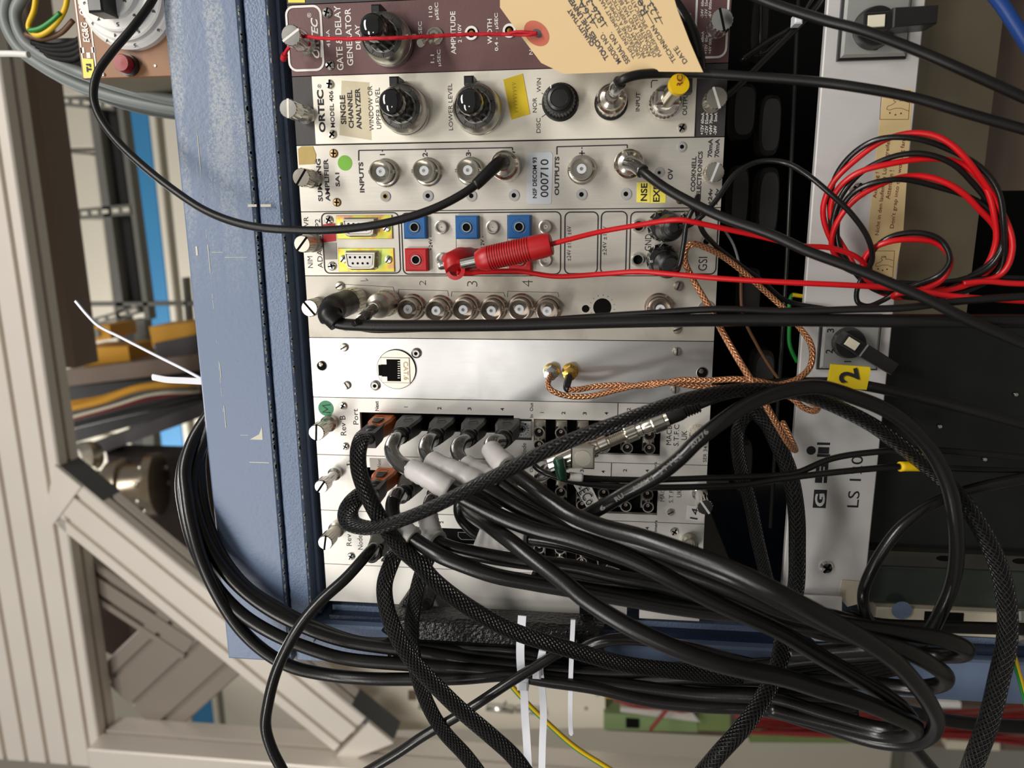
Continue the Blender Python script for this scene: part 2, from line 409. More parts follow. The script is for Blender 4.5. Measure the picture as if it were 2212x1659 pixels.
def catmull(pts, sub=8):
    pts = [Vector(p) for p in pts]; n = len(pts); out = []
    if n == 2: return [pts[0].lerp(pts[1], i/sub) for i in range(sub+1)]
    for i in range(n-1):
        p0 = pts[i-1] if i else pts[0]*2-pts[1]; p1 = pts[i]; p2 = pts[i+1]; p3 = pts[i+2] if i+2 < n else pts[-1]*2-pts[-2]
        t0 = 0.; t1 = t0+max(1e-6, (p1-p0).length)**.5; t2 = t1+max(1e-6, (p2-p1).length)**.5; t3 = t2+max(1e-6, (p3-p2).length)**.5
        for k in range(sub):
            t = t1+(t2-t1)*k/sub
            A1 = p0*((t1-t)/(t1-t0))+p1*((t-t0)/(t1-t0)); A2 = p1*((t2-t)/(t2-t1))+p2*((t-t1)/(t2-t1)); A3 = p2*((t3-t)/(t3-t2))+p3*((t-t2)/(t3-t2))
            B1 = A1*((t2-t)/(t2-t0))+A2*((t-t0)/(t2-t0)); B2 = A2*((t3-t)/(t3-t1))+A3*((t-t1)/(t3-t1))
            out.append(B1*((t2-t)/(t2-t1))+B2*((t-t1)/(t2-t1)))
    out.append(pts[-1]); return out
def px_path(pts, h=None, sub=8):
    """[(px,py,h_mm)] -> smooth path in the room"""
    return catmull([P(p[0], p[1], (p[2] if len(p) > 2 else h)/1000.) for p in pts], sub)
_MC = {}
def cached(key, fn):
    if key not in _MC: _MC[key] = fn()
    return _MC[key]
def place(key, fn, name, m, loc, parent, rot=None):
    """copies of one small part share their mesh; fn builds it about the origin, facing -y"""
    k = (key, m.name)
    if k not in _MC:
        mb = MB(); fn(mb)
        me = bpy.data.meshes.new(name); me.from_pydata(mb.v, [], mb.f)
        me.polygons.foreach_set('use_smooth', [bool(a) for a in mb.sm]); me.materials.append(m); me.update(); _MC[k] = me
    return link(name, _MC[k], loc, parent, rot)
# ------------------------------------------------------------------ setting: hall wall, floor, ceiling strip
D_W = -2.30
def wx(px, py, h=D_W): return P(px, py, h)
mw = MT
MT['hall_wall'] = mat('white_wall_panel', lin(205, 198, 182), .6, 0, .03, 3)
MT['hall_blue'] = mat('blue_wall_stripe', lin(48, 124, 172), .5, 0, .08, 3)
MT['hall_dark'] = mat('dark_wall_strip', lin(26, 24, 24), .7)
MT['hall_grey'] = mat('grey_wall_strip', lin(120, 118, 104), .6)
MT['floor'] = mat('grey_floor', lin(120, 118, 112), .5, 0, .1, 6)
YW = 2.30
def zz(px, py, h=D_W): return P(px, py, h).z
mb = MB(); mb.box(-4.0, 3.0, YW, YW+.12, 0, 4.2); wall = tag(mb.build('wall_back', MT['hall_grey']), kind='structure')
mb = MB(); mb.box(-4.0, 3.0, -3.5, YW, -.1, 0); tag(mb.build('floor', MT['floor']), kind='structure')
# sheet panels of the wall, pale, between the strips; strips run level (along X)
zA = zz(208, 300); zTop = zA + 1.6
xs = [-4, -2.6, -1.75, -.9, P(150, 470, D_W).x, P(120, 325, D_W).x, P(100, 214, D_W).x, 1.2, 2.9]
for a, b in zip(xs[:-1], xs[1:]):
    m_ = MB(); m_.bbox(a+.006, b-.006, YW-.02, YW, zA, zTop, .004); m_.build('panel', MT['hall_wall'], wall)
def strip(name, pxa, pxb, py, m, y=.02, parent=wall):
    m_ = MB(); m_.bbox(-4, 2.9, YW-y, YW, zz(pxb, py), zz(pxa, py), .004); return m_.build(name, MT[m], parent)
strip('strip', 210, 262, 300, 'hall_dark', .012)
strip('strip', 252, 280, 300, 'hall_wall', .03)
strip('blue_stripe', 281, 334, 300, 'hall_blue', .024)
strip('strip', 336, 350, 300, 'hall_wall', .03)
m_ = MB(); m_.bbox(-4, 2.9, YW-.02, YW, 0.05, zz(362, 300), .004); m_.build('panel', MT['hall_wall'], wall)

# ------------------------------------------------------------------ aluminium profile frame behind the crate
def profile(name, axis, o, u, v, L, wd, dp, ng, m=None, gd=None):
    """extruded slotted beam: axis direction, o = front corner, u = width direction on the front, v = depth direction"""
    axis, u, v, o = Vector(axis).normalized(), Vector(u).normalized(), Vector(v).normalized(), Vector(o)
    pts = []; pit = wd/ng; g = .0042; gdp = .007; r = .0025
    def edge(p, d, n_, total, k):
        q = []; q.append(p + d*r)
        for i in range(k):
            c = total*(i+.5)/k
            q += [p+d*(c-g), p+d*(c-g)+n_*gdp, p+d*(c+g)+n_*gdp, p+d*(c+g)]
        q.append(p + d*(total-r)); return q
    nd = max(1, round(dp/pit))
    ring = edge(o, u, v, wd, ng) + edge(o+u*wd, v, -u, dp, nd) + edge(o+u*wd+v*dp, -u, -v, wd, ng) + edge(o+v*dp, -v, u, dp, nd)
    n = len(ring); mb = MB(); b = 0
    mb.v = [p for p in ring] + [p+axis*L for p in ring]
    for i in range(n): j = (i+1) % n; mb.face([i, j, n+j, n+i])
    mb.face(list(range(n))[::-1]); mb.face([n+i for i in range(n)])
    return mb.build(name, m or MT['profile'])
HF = -.60
fa = P(95, 920, HF); fb = P(228, 1590, HF)
zE = (fa.z + fb.z)/2                      # lower edge of the wide beam's front
wide = profile('aluminium_profile', (1,0,0), (P(150, 1652, HF).x, -HF, zE), (0,0,1), (0,1,0), 1.25, .200, .048, 5)
tag(wide, 'wide grooved aluminium beam with five rows, running across behind the blue crate lid', 'beam')
xB = P(400, 1606, HF).x                  # front of the lower upright: right edge
up = profile('aluminium_profile', (0,0,-1), (xB-.16, -HF-.03, zE-.002), (1,0,0), (0,1,0), 1.05, .16, .085, 2)
tag(up, 'grooved aluminium beam crossing below the hanging cable bundle, under the diagonal brace', 'beam')
# diagonal brace with plastic end caps
A0 = P(120, 1003, HF); A1 = P(851, 1603, HF); Z_ = Vector((0,-1,0))
d = (A1-A0); d.y = 0; Lb = d.length; d.normalize()
lo = P(310, 1290, HF); nrm_ = Vector((d.z, 0, -d.x))
wdt = abs((lo-A0).dot(nrm_)); nrm_ = nrm_ if (lo-A0).dot(nrm_) > 0 else -nrm_
brace = thing('diagonal_brace', (A0+A1)/2, 'diagonal pale aluminium brace with grey plastic end caps behind the crate corner', 'brace')
b_ = profile('bar', d, A0 + d*.05, nrm_, (0,1,0), Lb-.11, wdt, .045, 2); 
b_.parent = brace; b_.location = b_.location - WL[brace.name]
def endplate(c, sgn):
    mb = MB(); a = c; q = []
    for u, v in ((0, 0), (.052*sgn, 0), (.052*sgn, wdt), (.035*sgn+.0, wdt)) if True else (): q.append(a + d*u + nrm_*v)
    ring0 = [Vector((p.x, -HF-.003, p.z)) for p in q]; ring1 = [Vector((p.x, -HF+.02, p.z)) for p in q]
    mb.loft([ring1, ring0]); mb.build('end_plate', MT['profile'], brace)
    mb = MB(); q = [a + d*(.002*sgn) - nrm_*.0005, a + d*(.09*sgn) - nrm_*.0005, a + d*(.09*sgn) + nrm_*.012, a + d*(.002*sgn) + nrm_*.012]
    mb.loft([[Vector((p.x, -HF+.047, p.z)) for p in q], [Vector((p.x, -HF+.004, p.z)) for p in q]]); mb.build('end_cap', MT['profile_cap'], brace)
endplate(A0, 1); endplate(A1, -1)
# deeper frame seen through the triangle
def bar_px(label, a, b, wpx, h, dp=.04, ng=2, cat='beam', name='aluminium_profile', m=None):
    A = P(a[0], a[1], h); B = P(b[0], b[1], h); dd = B-A; dd.y = 0; L = dd.length; dd.normalize()
    n_ = Vector((dd.z, 0, -dd.x)); q = P(a[0], a[1]+30, h)-A
    if q.dot(n_) < 0: n_ = -n_
    s_ = (P(a[0], a[1]+100, h)-P(a[0], a[1], h)).length/100
    return tag(profile(name, dd, A, n_, (0,1,0), L, wpx*s_, dp, ng, m), label, cat)
MT['profile_shade'] = mat('grey_anodised_profile', lin(136, 127, 117), .5, .2, .05, 8)  # same aluminium, darkened by colour for the shade inside the frame
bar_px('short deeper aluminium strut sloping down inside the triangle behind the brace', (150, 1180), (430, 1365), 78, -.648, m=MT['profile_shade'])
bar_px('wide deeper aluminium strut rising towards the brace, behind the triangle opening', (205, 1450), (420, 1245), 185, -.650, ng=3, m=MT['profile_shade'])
bgbox_ = [P(*a, -.70) for a in ((205, 1290), (360, 1330), (250, 1420), (215, 1400))]
mb = MB(); mb.loft([[Vector((p.x, .74, p.z)) for p in bgbox_], [Vector((p.x, .70, p.z)) for p in bgbox_]]); tag(mb.build('dark_bracket', mat('dark_maroon_paint', lin(70, 50, 44), .5, 0, .3, 20)), 'dark maroon bracket deep inside the triangle of the frame', 'bracket')
mb = MB(); p0 = P(-40, 60, -.74); p1 = P(95, 300, -.74); p2 = P(178, 795, -.74)
mb.box(p2.x, P(95, 20, -.74).x+.2, .74, .80, p1.z-.0, p1.z+.12); tag(mb.build('upright_tube', MT['pipe_brown']), 'dark brown rectangular tube beside the wide grooved beam', 'tube')

# ------------------------------------------------------------------ shelf rack in the hall, out of focus
HS = -1.35
rack = thing('shelf_rack', P(220, 600, HS), 'grey perforated steel shelf rack in the blurred background', 'rack')
MT['rack_steel'] = mat('grey_rack_steel', lin(104, 104, 98), .45, .3, .1, 8)
def barbox(mbx, a, b, wpx, h, dp=.03):
    A = P(a[0], a[1], h); B = P(b[0], b[1], h); dd = (B-A); dd.y = 0; L = dd.length; dd.normalize()
    n_ = Vector((dd.z, 0, -dd.x)); s_ = (P(a[0], a[1]+50, h)-P(a[0], a[1]-50, h)).length/100*wpx/2
    q = [A-n_*s_, A+n_*s_, B+n_*s_, B-n_*s_]
    mbx.loft([[Vector((p.x, -h+dp, p.z)) for p in q], [Vector((p.x, -h, p.z)) for p in q]])
    return A, dd, L, n_, s_
def perf(a, b, wpx, n, h=HS, parent=rack, name='perforated_rail'):
    m_ = MB(); A, dd, L, n_, s_ = barbox(m_, a, b, wpx, h); r = m_.build(name, MT['rack_steel'], parent)
    for i in range(n):
        c = A + dd*L*(i+.5)/n; q = [c-dd*L*.3/n-n_*s_*.38, c+dd*L*.3/n-n_*s_*.38, c+dd*L*.3/n+n_*s_*.38, c-dd*L*.3/n+n_*s_*.38]
        k = MB(); k.loft([[Vector((p.x, -h+.001, p.z)) for p in q], [Vector((p.x, -h-.0015, p.z)) for p in q]]); k.build('slot', MT['hall_wall'], r)
perf((84, 212), (246, 228), 20, 7); perf((128, 466), (284, 452), 22, 7); perf((165, 706), (300, 668), 16, 6)
for (a, b, w_) in (((196, 200), (262, 690), 20), ((256, 212), (318, 690), 13), ((150, 658), (420, 656), 8), ((104, 324), (196, 332), 5), ((300, 690), (330, 1080), 26), ((395, 600), (404, 700), 5)):
    m_ = MB(); barbox(m_, a, b, w_, HS); m_.build('rail', MT['rack_steel'], rack)
m_ = MB(); barbox(m_, (226, 210), (284, 655), 46, HS-.04); m_.build('dark_panel', MT['hall_dark'], rack)
def bgbox(name, label, cat, pts, h, dp, m, group=None):
    m_ = MB(); q = [P(x, y, h) for x, y in pts]
    m_.loft([[Vector((p.x, -h+dp, p.z)) for p in q], [Vector((p.x, -h, p.z)) for p in q]])
    return tag(m_.build(name, MT[m]), label, cat, group)
MT['bg_yellow'] = mat('yellow_device_paint', lin(196, 140, 24), .5, 0, .1, 12)
MT['bg_red'] = mat('dark_red_wire', lin(120, 24, 22), .5, 0, .1, 12)
MT['bg_green'] = mat('green_terminal', lin(112, 132, 88), .5, 0, .06, 20)
MT['bg_green2'] = mat('bright_green_terminal', lin(98, 114, 66), .5, 0, .06, 20)
MT['tangle_black'] = mat('dull_black_wire', (.008, .008, .008), .6, spec=.2)
MT['charcoal_bg'] = mat('blackish_paint', (.012, .011, .010), .6)
# shelf board and the gear on it
bgbox('shelf_board', 'greyish brown shelf board crossing left of the blue lid, under the yellow boxes', 'shelf', [(128, 802), (440, 764), (440, 800), (132, 836)], -1.15, .3, 'pipe_brown')
bx = bgbox('device_box', 'small yellow box with a grey round inlet standing upright on the rack shelf', 'box', [(190, 706), (236, 702), (240, 732), (200, 738)], -1.2, .1, 'bg_yellow')
c_ = P(209, 720, -1.195); k = MB(); k.lathe([(.0001, 0), (.009, 0), (.009, .004), (.0, .004)], c_, seg=16); k.build('inlet', MT['grey_cable'], bx)
bgbox('device_box', 'long yellow box lying lowest on the shelf, beside the brown tube', 'box', [(170, 752), (276, 748), (282, 786), (182, 792)], -1.2, .1, 'bg_yellow')
bgbox('device_box', 'yellow box half hidden behind the edge of the blue lid', 'box', [(322, 706), (425, 696), (428, 726), (330, 750)], -1.2, .1, 'bg_yellow')
bgbox('device_box', 'black instrument case under the yellow box, at the edge of the blue lid', 'box', [(332, 742), (428, 722), (430, 764), (345, 776)], -1.19, .1, 'charcoal')
def bgcable(label, pts, h, rad, m, name='cable', cat='cable', sub=6):
    return tag(MB().tube(px_path([(a, b, h) for a, b in pts], sub=sub), rad, 10).build(name, MT[m]), label, cat)
bgcable('blurred yellow cable sagging below the rack shelf', [(140, 872), (220, 858), (300, 834), (420, 820)], -1120, .0045, 'bg_yellow')
bgcable('blurred grey cable running just under the yellow one below the shelf', [(142, 886), (230, 868), (310, 846), (430, 838)], -1125, .004, 'grey_cable')
bgcable('blurred dark red cable lowest in the run below the shelf', [(148, 908), (240, 884), (320, 862), (440, 845)], -1120, .004, 'bg_red')
bgcable('thick black cable under the dark red one below the shelf', [(150, 922), (240, 900), (330, 880), (450, 852)], -1130, .0075, 'black')
bgbox('rack_beam', 'dark grey beam sloping up below the cables, in the blurred background', 'beam', [(158, 972), (440, 868), (452, 895), (168, 998)], -1.1, .05, 'charcoal')
bgbox('dark_shelf_box', 'blackish box behind the cables under the rack shelf', 'box', [(130, 838), (440, 806), (450, 872), (150, 960)], -1.19, .2, 'charcoal_bg')  # dark backdrop added to fill the space under the shelf
bgcable('thick blurred orange-yellow cable nearest under the shelf board', [(138, 884), (220, 866), (300, 838), (430, 826)], -1105, .0085, 'bg_yellow')
bgcable('blurred white cable under the orange-yellow one', [(144, 904), (240, 878), (330, 852), (430, 846)], -1105, .0035, 'beige_metal')
# vacuum chamber part
ch = thing('vacuum_flange', P(350, 1040, -1.0), 'blurred polished round steel flange behind the hanging cable loop', 'flange')
MT['chrome'] = mat('dull_chrome', (.42, .36, .28), .3, 1., .3, 40)
c_ = P(345, 1045, -1.02)
k = MB(); k.lathe([(.012, .13), (.035, .12), (.058, .10), (.062, .08), (.062, .072), (.05, .07), (.05, .02), (.068, .018), (.068, 0), (.05, 0)], c_, (-.05, -.25, 1) , 32); k.build('body', MT['chrome'], ch)
k = MB(); k.lathe([(.0, 0), (.038, 0), (.042, .01), (.042, .03), (.03, .035), (.028, .10)], c_+Vector((-.02, 0, .04)), (.3, -.3, 1), 28); k.build('port', MT['tin'], ch)
for i in range(10):
    a_ = 2*pi*i/10; k = MB(); k.lathe([(.006, 0), (.006, .006), (0, .007)], c_ + Vector((cos(a_)*.06, sin(a_)*.06, .012)), (-.05, -.25, 1), 6); k.build('bolt', MT['steel'], ch)
pm = thing('pump_body', P(215, 1010, -1.05), 'blurred dark machine part with a round chrome cap above the diagonal brace', 'machine')
k = MB(); q0 = P(170, 1000, -1.02); q1 = P(440, 1290, -1.02); k.bbox(q1.x, q0.x, 1.10, 1.16, q1.z, q0.z, .01); k.build('body', mat('dark_brown_metal', lin(48, 38, 32), .4, .3, .5, 40), pm)
k = MB(); k.lathe([(.03, 0), (.034, .01), (.034, .03), (.02, .045), (0, .046)], P(205, 985, -1.03), (.2, -1, .3), 28); k.build('cap', MT['tin'], pm)
for i in range(5):
    k = MB(); pa = P(222+i*22, 1032+i*2, -1.04); k.bbox(pa.x-.03, pa.x, 1.02, 1.05, pa.z-.012, pa.z, .003); k.build('fin', MT['charcoal'], pm)
# white cabinet, terminals and wires below the bundle
bgbox('equipment_cover', 'off-white sheet metal cover below the hanging cable bundle', 'cover', [(640, 1425), (1305, 1450), (1309, 1572), (646, 1580)], -.70, .05, 'hall_wall')
cov = bpy.data.objects['equipment_cover']
for (a, b) in ((1265, 1530), (1290, 1500), (1090, 1517)):
    k = MB(); k.lathe([(.003, 0), (.003, .001), (0, .0015)], P(a, b, -.699), seg=12); k.build('rivet', MT['tin'], cov)
k = MB(); q = [P(x, y, -.698) for x, y in ((882, 1492), (898, 1492), (898, 1512), (882, 1512))]; k.loft([[Vector((p.x, .70, p.z)) for p in q], [Vector((p.x, .6975, p.z)) for p in q]]); k.build('slot', MT['pipe_brown'], cov)
for i, (a, b, c2) in enumerate(((905, 1524, 30), (1050, 1528, 60), (1115, 1532, 60))):
    k = MB(); k.tube([P(a, b, -.694), P(a+c2, b+6, -.694)], .006, 14); tag(k.build('chrome_tube', MT['steel']), ['short shiny tube left of the two longer shiny tubes below the bundle', 'middle shiny tube below the cable bundle beside the zip ties', 'right-hand shiny tube behind the long white zip tie'][i], 'tube')
tb = bgbox('terminal_block', 'grey-green terminal block with a square black opening below the bundle', 'terminal', [(1304, 1540), (1505, 1552), (1507, 1582), (1304, 1576)], -.69, .05, 'bg_green')
for a in (1352, 1368):
    pass
k = MB(); q = [P(x, y, -.688) for x, y in ((1352, 1552), (1380, 1554), (1380, 1572), (1352, 1571))]; k.loft([[Vector((p.x, .69, p.z)) for p in q], [Vector((p.x, .6865, p.z)) for p in q]]); k.build('opening', MT['void'], tb)
bgbox('terminal_block', 'brighter green terminal block right of the grey-green one, below the bundle', 'terminal', [(1512, 1536), (1577, 1540), (1577, 1580), (1508, 1578)], -.68, .05, 'bg_green2')
bgbox('terminal_cover', 'clear grey angled cover strip over the green terminals', 'cover', [(1340, 1528), (1496, 1540), (1512, 1560), (1340, 1538)], -.66, .01, 'grey_lab')
bgbox('yellow_bar', 'amber yellow bar glimpsed between the lower cables of the bundle', 'bar', [(1305, 1452), (1512, 1490), (1512, 1516), (1305, 1508)], -.68, .03, 'bg_yellow')
bgbox('green_bar', 'pale green bar glimpsed right of the amber bar between the cables', 'bar', [(1514, 1494), (1600, 1502), (1600, 1525), (1514, 1518)], -.68, .03, 'bg_green')
bgbox('connector_strip', 'dark green strip of connectors under the red wires at the lower right', 'connector', [(1625, 1575), (1910, 1590), (1910, 1606), (1620, 1604)], -.68, .03, 'bg_green2')
bgbox('white_connector', 'white plastic connector above the red wires, half behind the cable loop', 'connector', [(2010, 1514), (2076, 1517), (2076, 1530), (2010, 1528)], -.722, .018, 'white_lab')
bgbox('white_connector', 'small off-white connector below the red wires, left of the braided cable', 'connector', [(2045, 1600), (2160, 1606), (2160, 1622), (2045, 1618)], -.722, .018, 'beige_metal')
bgbox('cable_duct', 'dark cable duct behind the red wires below the blue rack side', 'duct', [(1310, 1500), (2260, 1530), (2260, 1625), (1310, 1578)], -.74, .02, 'pipe_brown')
rw = random.Random(3)
for i in range(16):
    y0 = 1536+i*3.4; pts = [(1585 + rw.random()*30, y0+rw.uniform(-8, 10)), (1750, 1545+i*3+rw.uniform(-6, 6)), (1900, 1540+i*3.4+rw.uniform(-6, 6)), (2060, 1535+i*4+rw.uniform(-8, 8)), (2250, 1530+i*5+rw.uniform(-8, 8))]
    o_ = bgcable('thin red wire in the loose blurred harness at the lower right', pts, -640+i*3, .0024, 'bg_red', 'harness_wire', 'wire'); o_['group'] = 'red harness wires'
for i in range(5):
    o_ = bgcable('thin red wire among the green terminals below the bundle', [(1325+i*9, 1512+i*2), (1380+i*12, 1528), (1450+i*6, 1530+i*2), (1500, 1534)], -650+i*3, .002, 'bg_red', 'terminal_wire', 'wire'); o_['group'] = 'red terminal wires'
bgcable('dark red wire slanting across the green terminal block', [(1445, 1528), (1425, 1552), (1405, 1576)], -640, .003, 'bg_red', 'terminal_wire', 'wire')
# ------------------------------------------------------------------ the blue crate
PWD = .0343; PH = .2215
zt = ZO + PH/2; zb = ZO - PH/2
crate = thing('instrument_crate', (-.1, .1, ZO), 'scratched light blue steel crate holding the row of upright modules', 'crate')
def zat(px, py, h=0): return P(px, py, h).z
def xat(px, py, h=0): return P(px, py, h).x
zo = zat(415, 660, .008); zi = zat(562, 600, .008)
x_end = xat(490, 1424, .008)
mb = MB(); mb.bbox(x_end, .55, -.008, .06, zi, zo, .0015); mb.build('lid_front', MT['blue'], crate)
z2a = zat(571, 600, .006); z2b = zat(620, 600, .006); x2 = xat(680, 1346, .006)
mb = MB(); mb.bbox(x2, .55, -.006, .06, z2b, z2a, .0012); mb.build('lid_lip', MT['blue2'], crate)
mb = MB(); mb.box(x2, .55, -.0005, .08, z2a-.0005, zi+.0005); mb.build('gap_strip', MT['void'], crate)
zr0 = zat(637, 600, -.004); zr1 = zat(644, 600, -.004)
mb = MB(); mb.box(x2+.001, .55, .004, .08, zr1, zr0); mb.build('guide_rail', MT['blue'], crate)
mb = MB(); mb.box(x2+.001, .55, .03, .09, zt-.002, z2b); mb.build('recess', MT['void'], crate)
# worn paint along the lid edges: a run of small chips on the edge
ch_ = random.Random(5); mb = MB()
for i in range(420):
    x_ = x_end + .004 + ch_.random()*(.17-x_end); w_ = ch_.uniform(.0003, .0016); t_ = ch_.uniform(.00006, .00026)
    mb.box(x_, x_+w_, -.0082, -.006, zi, zi+t_)
    if i % 2: mb.box(x_, x_+w_, -.0062, -.004, z2b, z2b+t_)
mb.build('chipped_edge', MT['chip'], crate).__setitem__('kind', 'stuff')
mb = MB()
for (a, b, L_, w_, v_) in ((574, 444, 6, 26, 0), (545, 444, 6, 22, 0), (510, 556, 1, 60, 0), (528, 940, 1, 22, 0), (560, 999, 2, 54, 0), (425, 542, 22, 5, 1), (470, 545, 1, 30, 0), (486, 1000-100, 60, 1.6, 1), (476, 800, 40, 1.6, 1), (452, 560, 70, 1.5, 1), (430, 330, 80, 1.5, 1)):
    c_ = P(a, b, .0081); s_ = .00022
    mb.box(c_.x-L_*s_/2 if v_ or L_ > w_ else c_.x-L_*s_/2, c_.x+L_*s_/2, -.0082, -.0079, c_.z-w_*s_/2, c_.z+w_*s_/2)
zc_ = P(441, 451, .008).z
x_ = .17
while x_ > P(493, 940, .008).x:
    w_ = ch_.uniform(.0006, .006)
    if ch_.random() < .6: mb.box(x_, x_+w_, -.0081, -.0079, zc_-.00009+ch_.uniform(-.0001, .0001), zc_+.00007)
    x_ -= w_+ch_.uniform(.001, .004)
# triangular chipped patch
q = [P(a, b, .008) for a, b in ((540, 949), (568, 950), (566, 922), (560, 938))]
mb.prism([(p.x, p.z) for p in q], -.0082, -.0079)
mb.build('paint_scratch', MT['chip'], crate).__setitem__('kind', 'stuff')
# side flange (physically the left cheek), long
x1a = xat(1100, 1372, .004); x1b = xat(1100, 1456, .004)
zR = zat(2300, 1440, .0)
mb = MB(); mb.bbox(x1b, x1a, -.004, .05, zR, z2a, .0012); mb.build('side_flange', MT['blue'], crate)
xl = xat(1100, 1327, -.008)
mb = MB(); mb.box(x1a-.001, xl+.0005, .008, .06, zR, zt); mb.build('side_lip', MT['blue2'], crate)
mb = MB(); mb.box(x1a-.0005, x1a+.0035, .002, .05, zR, zt); mb.build('side_edge', MT['blue_dark'], crate)
# dark inside: back plate and lower bay behind the fan tray
mb = MB(); mb.box(xl, .30, .26, .27, zb-.35, zt+.01); mb.box(.30, .31, -.0, .27, zb-.35, zt+.03); mb.build('back_plate', MT['void'], crate)
mb = MB(); mb.box(x1b, xl-.002, .06, .50, zb-.35, zt+.03); mb.build('side_plate', MT['blue_dark'], crate)  # unseen depth given so its shadow falls on the beams
mb = MB(); mb.box(x_end, .55, .06, .50, z2b, zo); mb.build('lid_plate', MT['blue_dark'], crate)  # unseen length and depth added to shade the beams behind
# handle, textured black
hd = MB()
HY = -.026
hp = [(828, 1395), (850, 1332), (905, 1335), (1300, 1357), (1308, 1410), (1290, 1432), (900, 1412)]
hx0 = xat(1000, 1400, .026); hx1 = xat(1000, 1345, .026); hz0 = zat(1305, 1390, .026); hz1 = zat(838, 1370, .026)
hd.loft([[(hx0, -.010, hz0), (hx1, -.010, hz0), (hx1, -.010, hz1), (hx0, -.010, hz1)], [(hx0, -.022, hz0), (hx1, -.022, hz0), (hx1, -.022, hz1), (hx0, -.022, hz1)],
         [(hx0+.004, -.026, hz0+.003), (hx1-.001, -.026, hz0+.003), (hx1-.001, -.026, hz1-.003), (hx0+.004, -.026, hz1-.003)]])
hnd = hd.build('handle', MT['handle'], crate)
for (a, b, c2, d2) in ((838, 1372, 912, 1262), (905, 1340, 930, 1270)):
    k = MB(); A = P(a, b, .018); B = P(c2, d2, .002); k.tube([A, B], .0048, 8, flat=.6); k.build('handle_arm', MT['handle'], hnd)

# ------------------------------------------------------------------ module helpers
def xi(i): return -i*PWD
def panel_holes(mb, x0, x1, z0, z1, holes, th=.003):
    """front plate with rectangular cut-outs; holes [(xa,xb,za,zb)]"""
    X = sorted({x0, x1, *[v for h in holes for v in h[:2]]}); Z = sorted({z0, z1, *[v for h in holes for v in h[2:]]})
    inn = lambda x, z: any(h[0] < x < h[1] and h[2] < z < h[3] for h in holes)
    for a, b in zip(X[:-1], X[1:]):
        for c, d_ in zip(Z[:-1], Z[1:]):
            if not inn((a+b)/2, (c+d_)/2):
                k = len(mb.v); mb.v += [Vector((a, 0, c)), Vector((b, 0, c)), Vector((b, 0, d_)), Vector((a, 0, d_))]; mb.face([k, k+1, k+2, k+3])
    def walls(a, b, c, d_):
        for (p, q) in (((a, c), (b, c)), ((b, c), (b, d_)), ((b, d_), (a, d_)), ((a, d_), (a, c))):
            k = len(mb.v); mb.v += [Vector((p[0], 0, p[1])), Vector((q[0], 0, q[1])), Vector((q[0], th, q[1])), Vector((p[0], th, p[1]))]; mb.face([k, k+1, k+2, k+3])
    walls(x0, x1, z0, z1)
    for h in holes: walls(*h)
def module(i, name, label, m, holes=(), th=.003, x0=None, x1=None, z0=None, z1=None, group=None):
    xa = (xi(i+1) if x0 is None else x0)+.00022; xb = (xi(i) if x1 is None else x1)-.00022
    z0 = zb if z0 is None else z0; z1 = zt if z1 is None else z1
    t = thing(name, ((xa+xb)/2, 0, z0), label, 'module', group)
    mb = MB(); panel_holes(mb, xa, xb, z0, z1, list(holes), th); mb.build('front_panel', MT[m], t)
    mb = MB(); mb.box(xa+.001, xb-.001, .018, .21, z0+.006, z1-.006); mb.build('case', MT['alu_grey'] if not holes else MT['pcb'], t)
    return t
def px2(px, py, h): q = P(px, py, h/1000.); return Vector((q.x, 0, q.z))
def f_thumb(R=.0046, H=.021, neck=.0036, hs=.011):
    def fn(m):
        m.lathe([(neck+.0012, 0), (neck+.0012, .004), (neck, .005), (neck, H-hs), (R, H-hs+.0004), (R, H-.0008), (R-.0005, H)], seg=36, knurl=.0003, kr=(H-hs+.0005, H-.0005))
    return fn
def f_slot(R, H, wd=.0011):
    def fn(m): m.box(-R*.97, R*.97, -H-.00012, -H+.0008, -wd/2, wd/2)
    return fn
def thumbscrew(t, px, py, h=21, R=4.6, ang=35, m='tin', hs=11, neck=3.6, slot='void'):
    o = px2(px, py, h); H = h/1000
    s = place(('th', R, h, hs, neck), f_thumb(R/1000, H, neck/1000, hs/1000), 'thumbscrew', MT[m], o, t)
    place(('sl', R, h), f_slot(R/1000, H), 'slot', MT[slot], o, s, (0, radians(ang), 0))
def screw(t, px, py, R=2.4, m='tin', kind='slot', ang=30, h=1.2, name='screw'):
    o = px2(px, py, h)
    s = place(('scr', R, h), lambda mb: mb.lathe([(R/1000, 0), (R/1000, h/2500), (R*.75/1000, h/1000), (0, h*1.12/1000)], seg=20), name, MT[m], o, t)
    def fn(mb):
        r = R/1000; y = h/1000*1.18; w_ = r*.16
        if kind == 'hex': mb.lathe([(r*.42, y), (r*.42, y+.00005)], seg=6); return
        mb.box(-r*.82, r*.82, -y, -y+.0004, -w_, w_)
        if kind == 'cross': mb.box(-w_, w_, -y, -y+.0004, -r*.6, r*.6)
    place(('ss', R, h, kind), fn, 'recess', MT['void'] if kind != 'slot' else MT['text_black'], o, s, (0, radians(ang), 0))
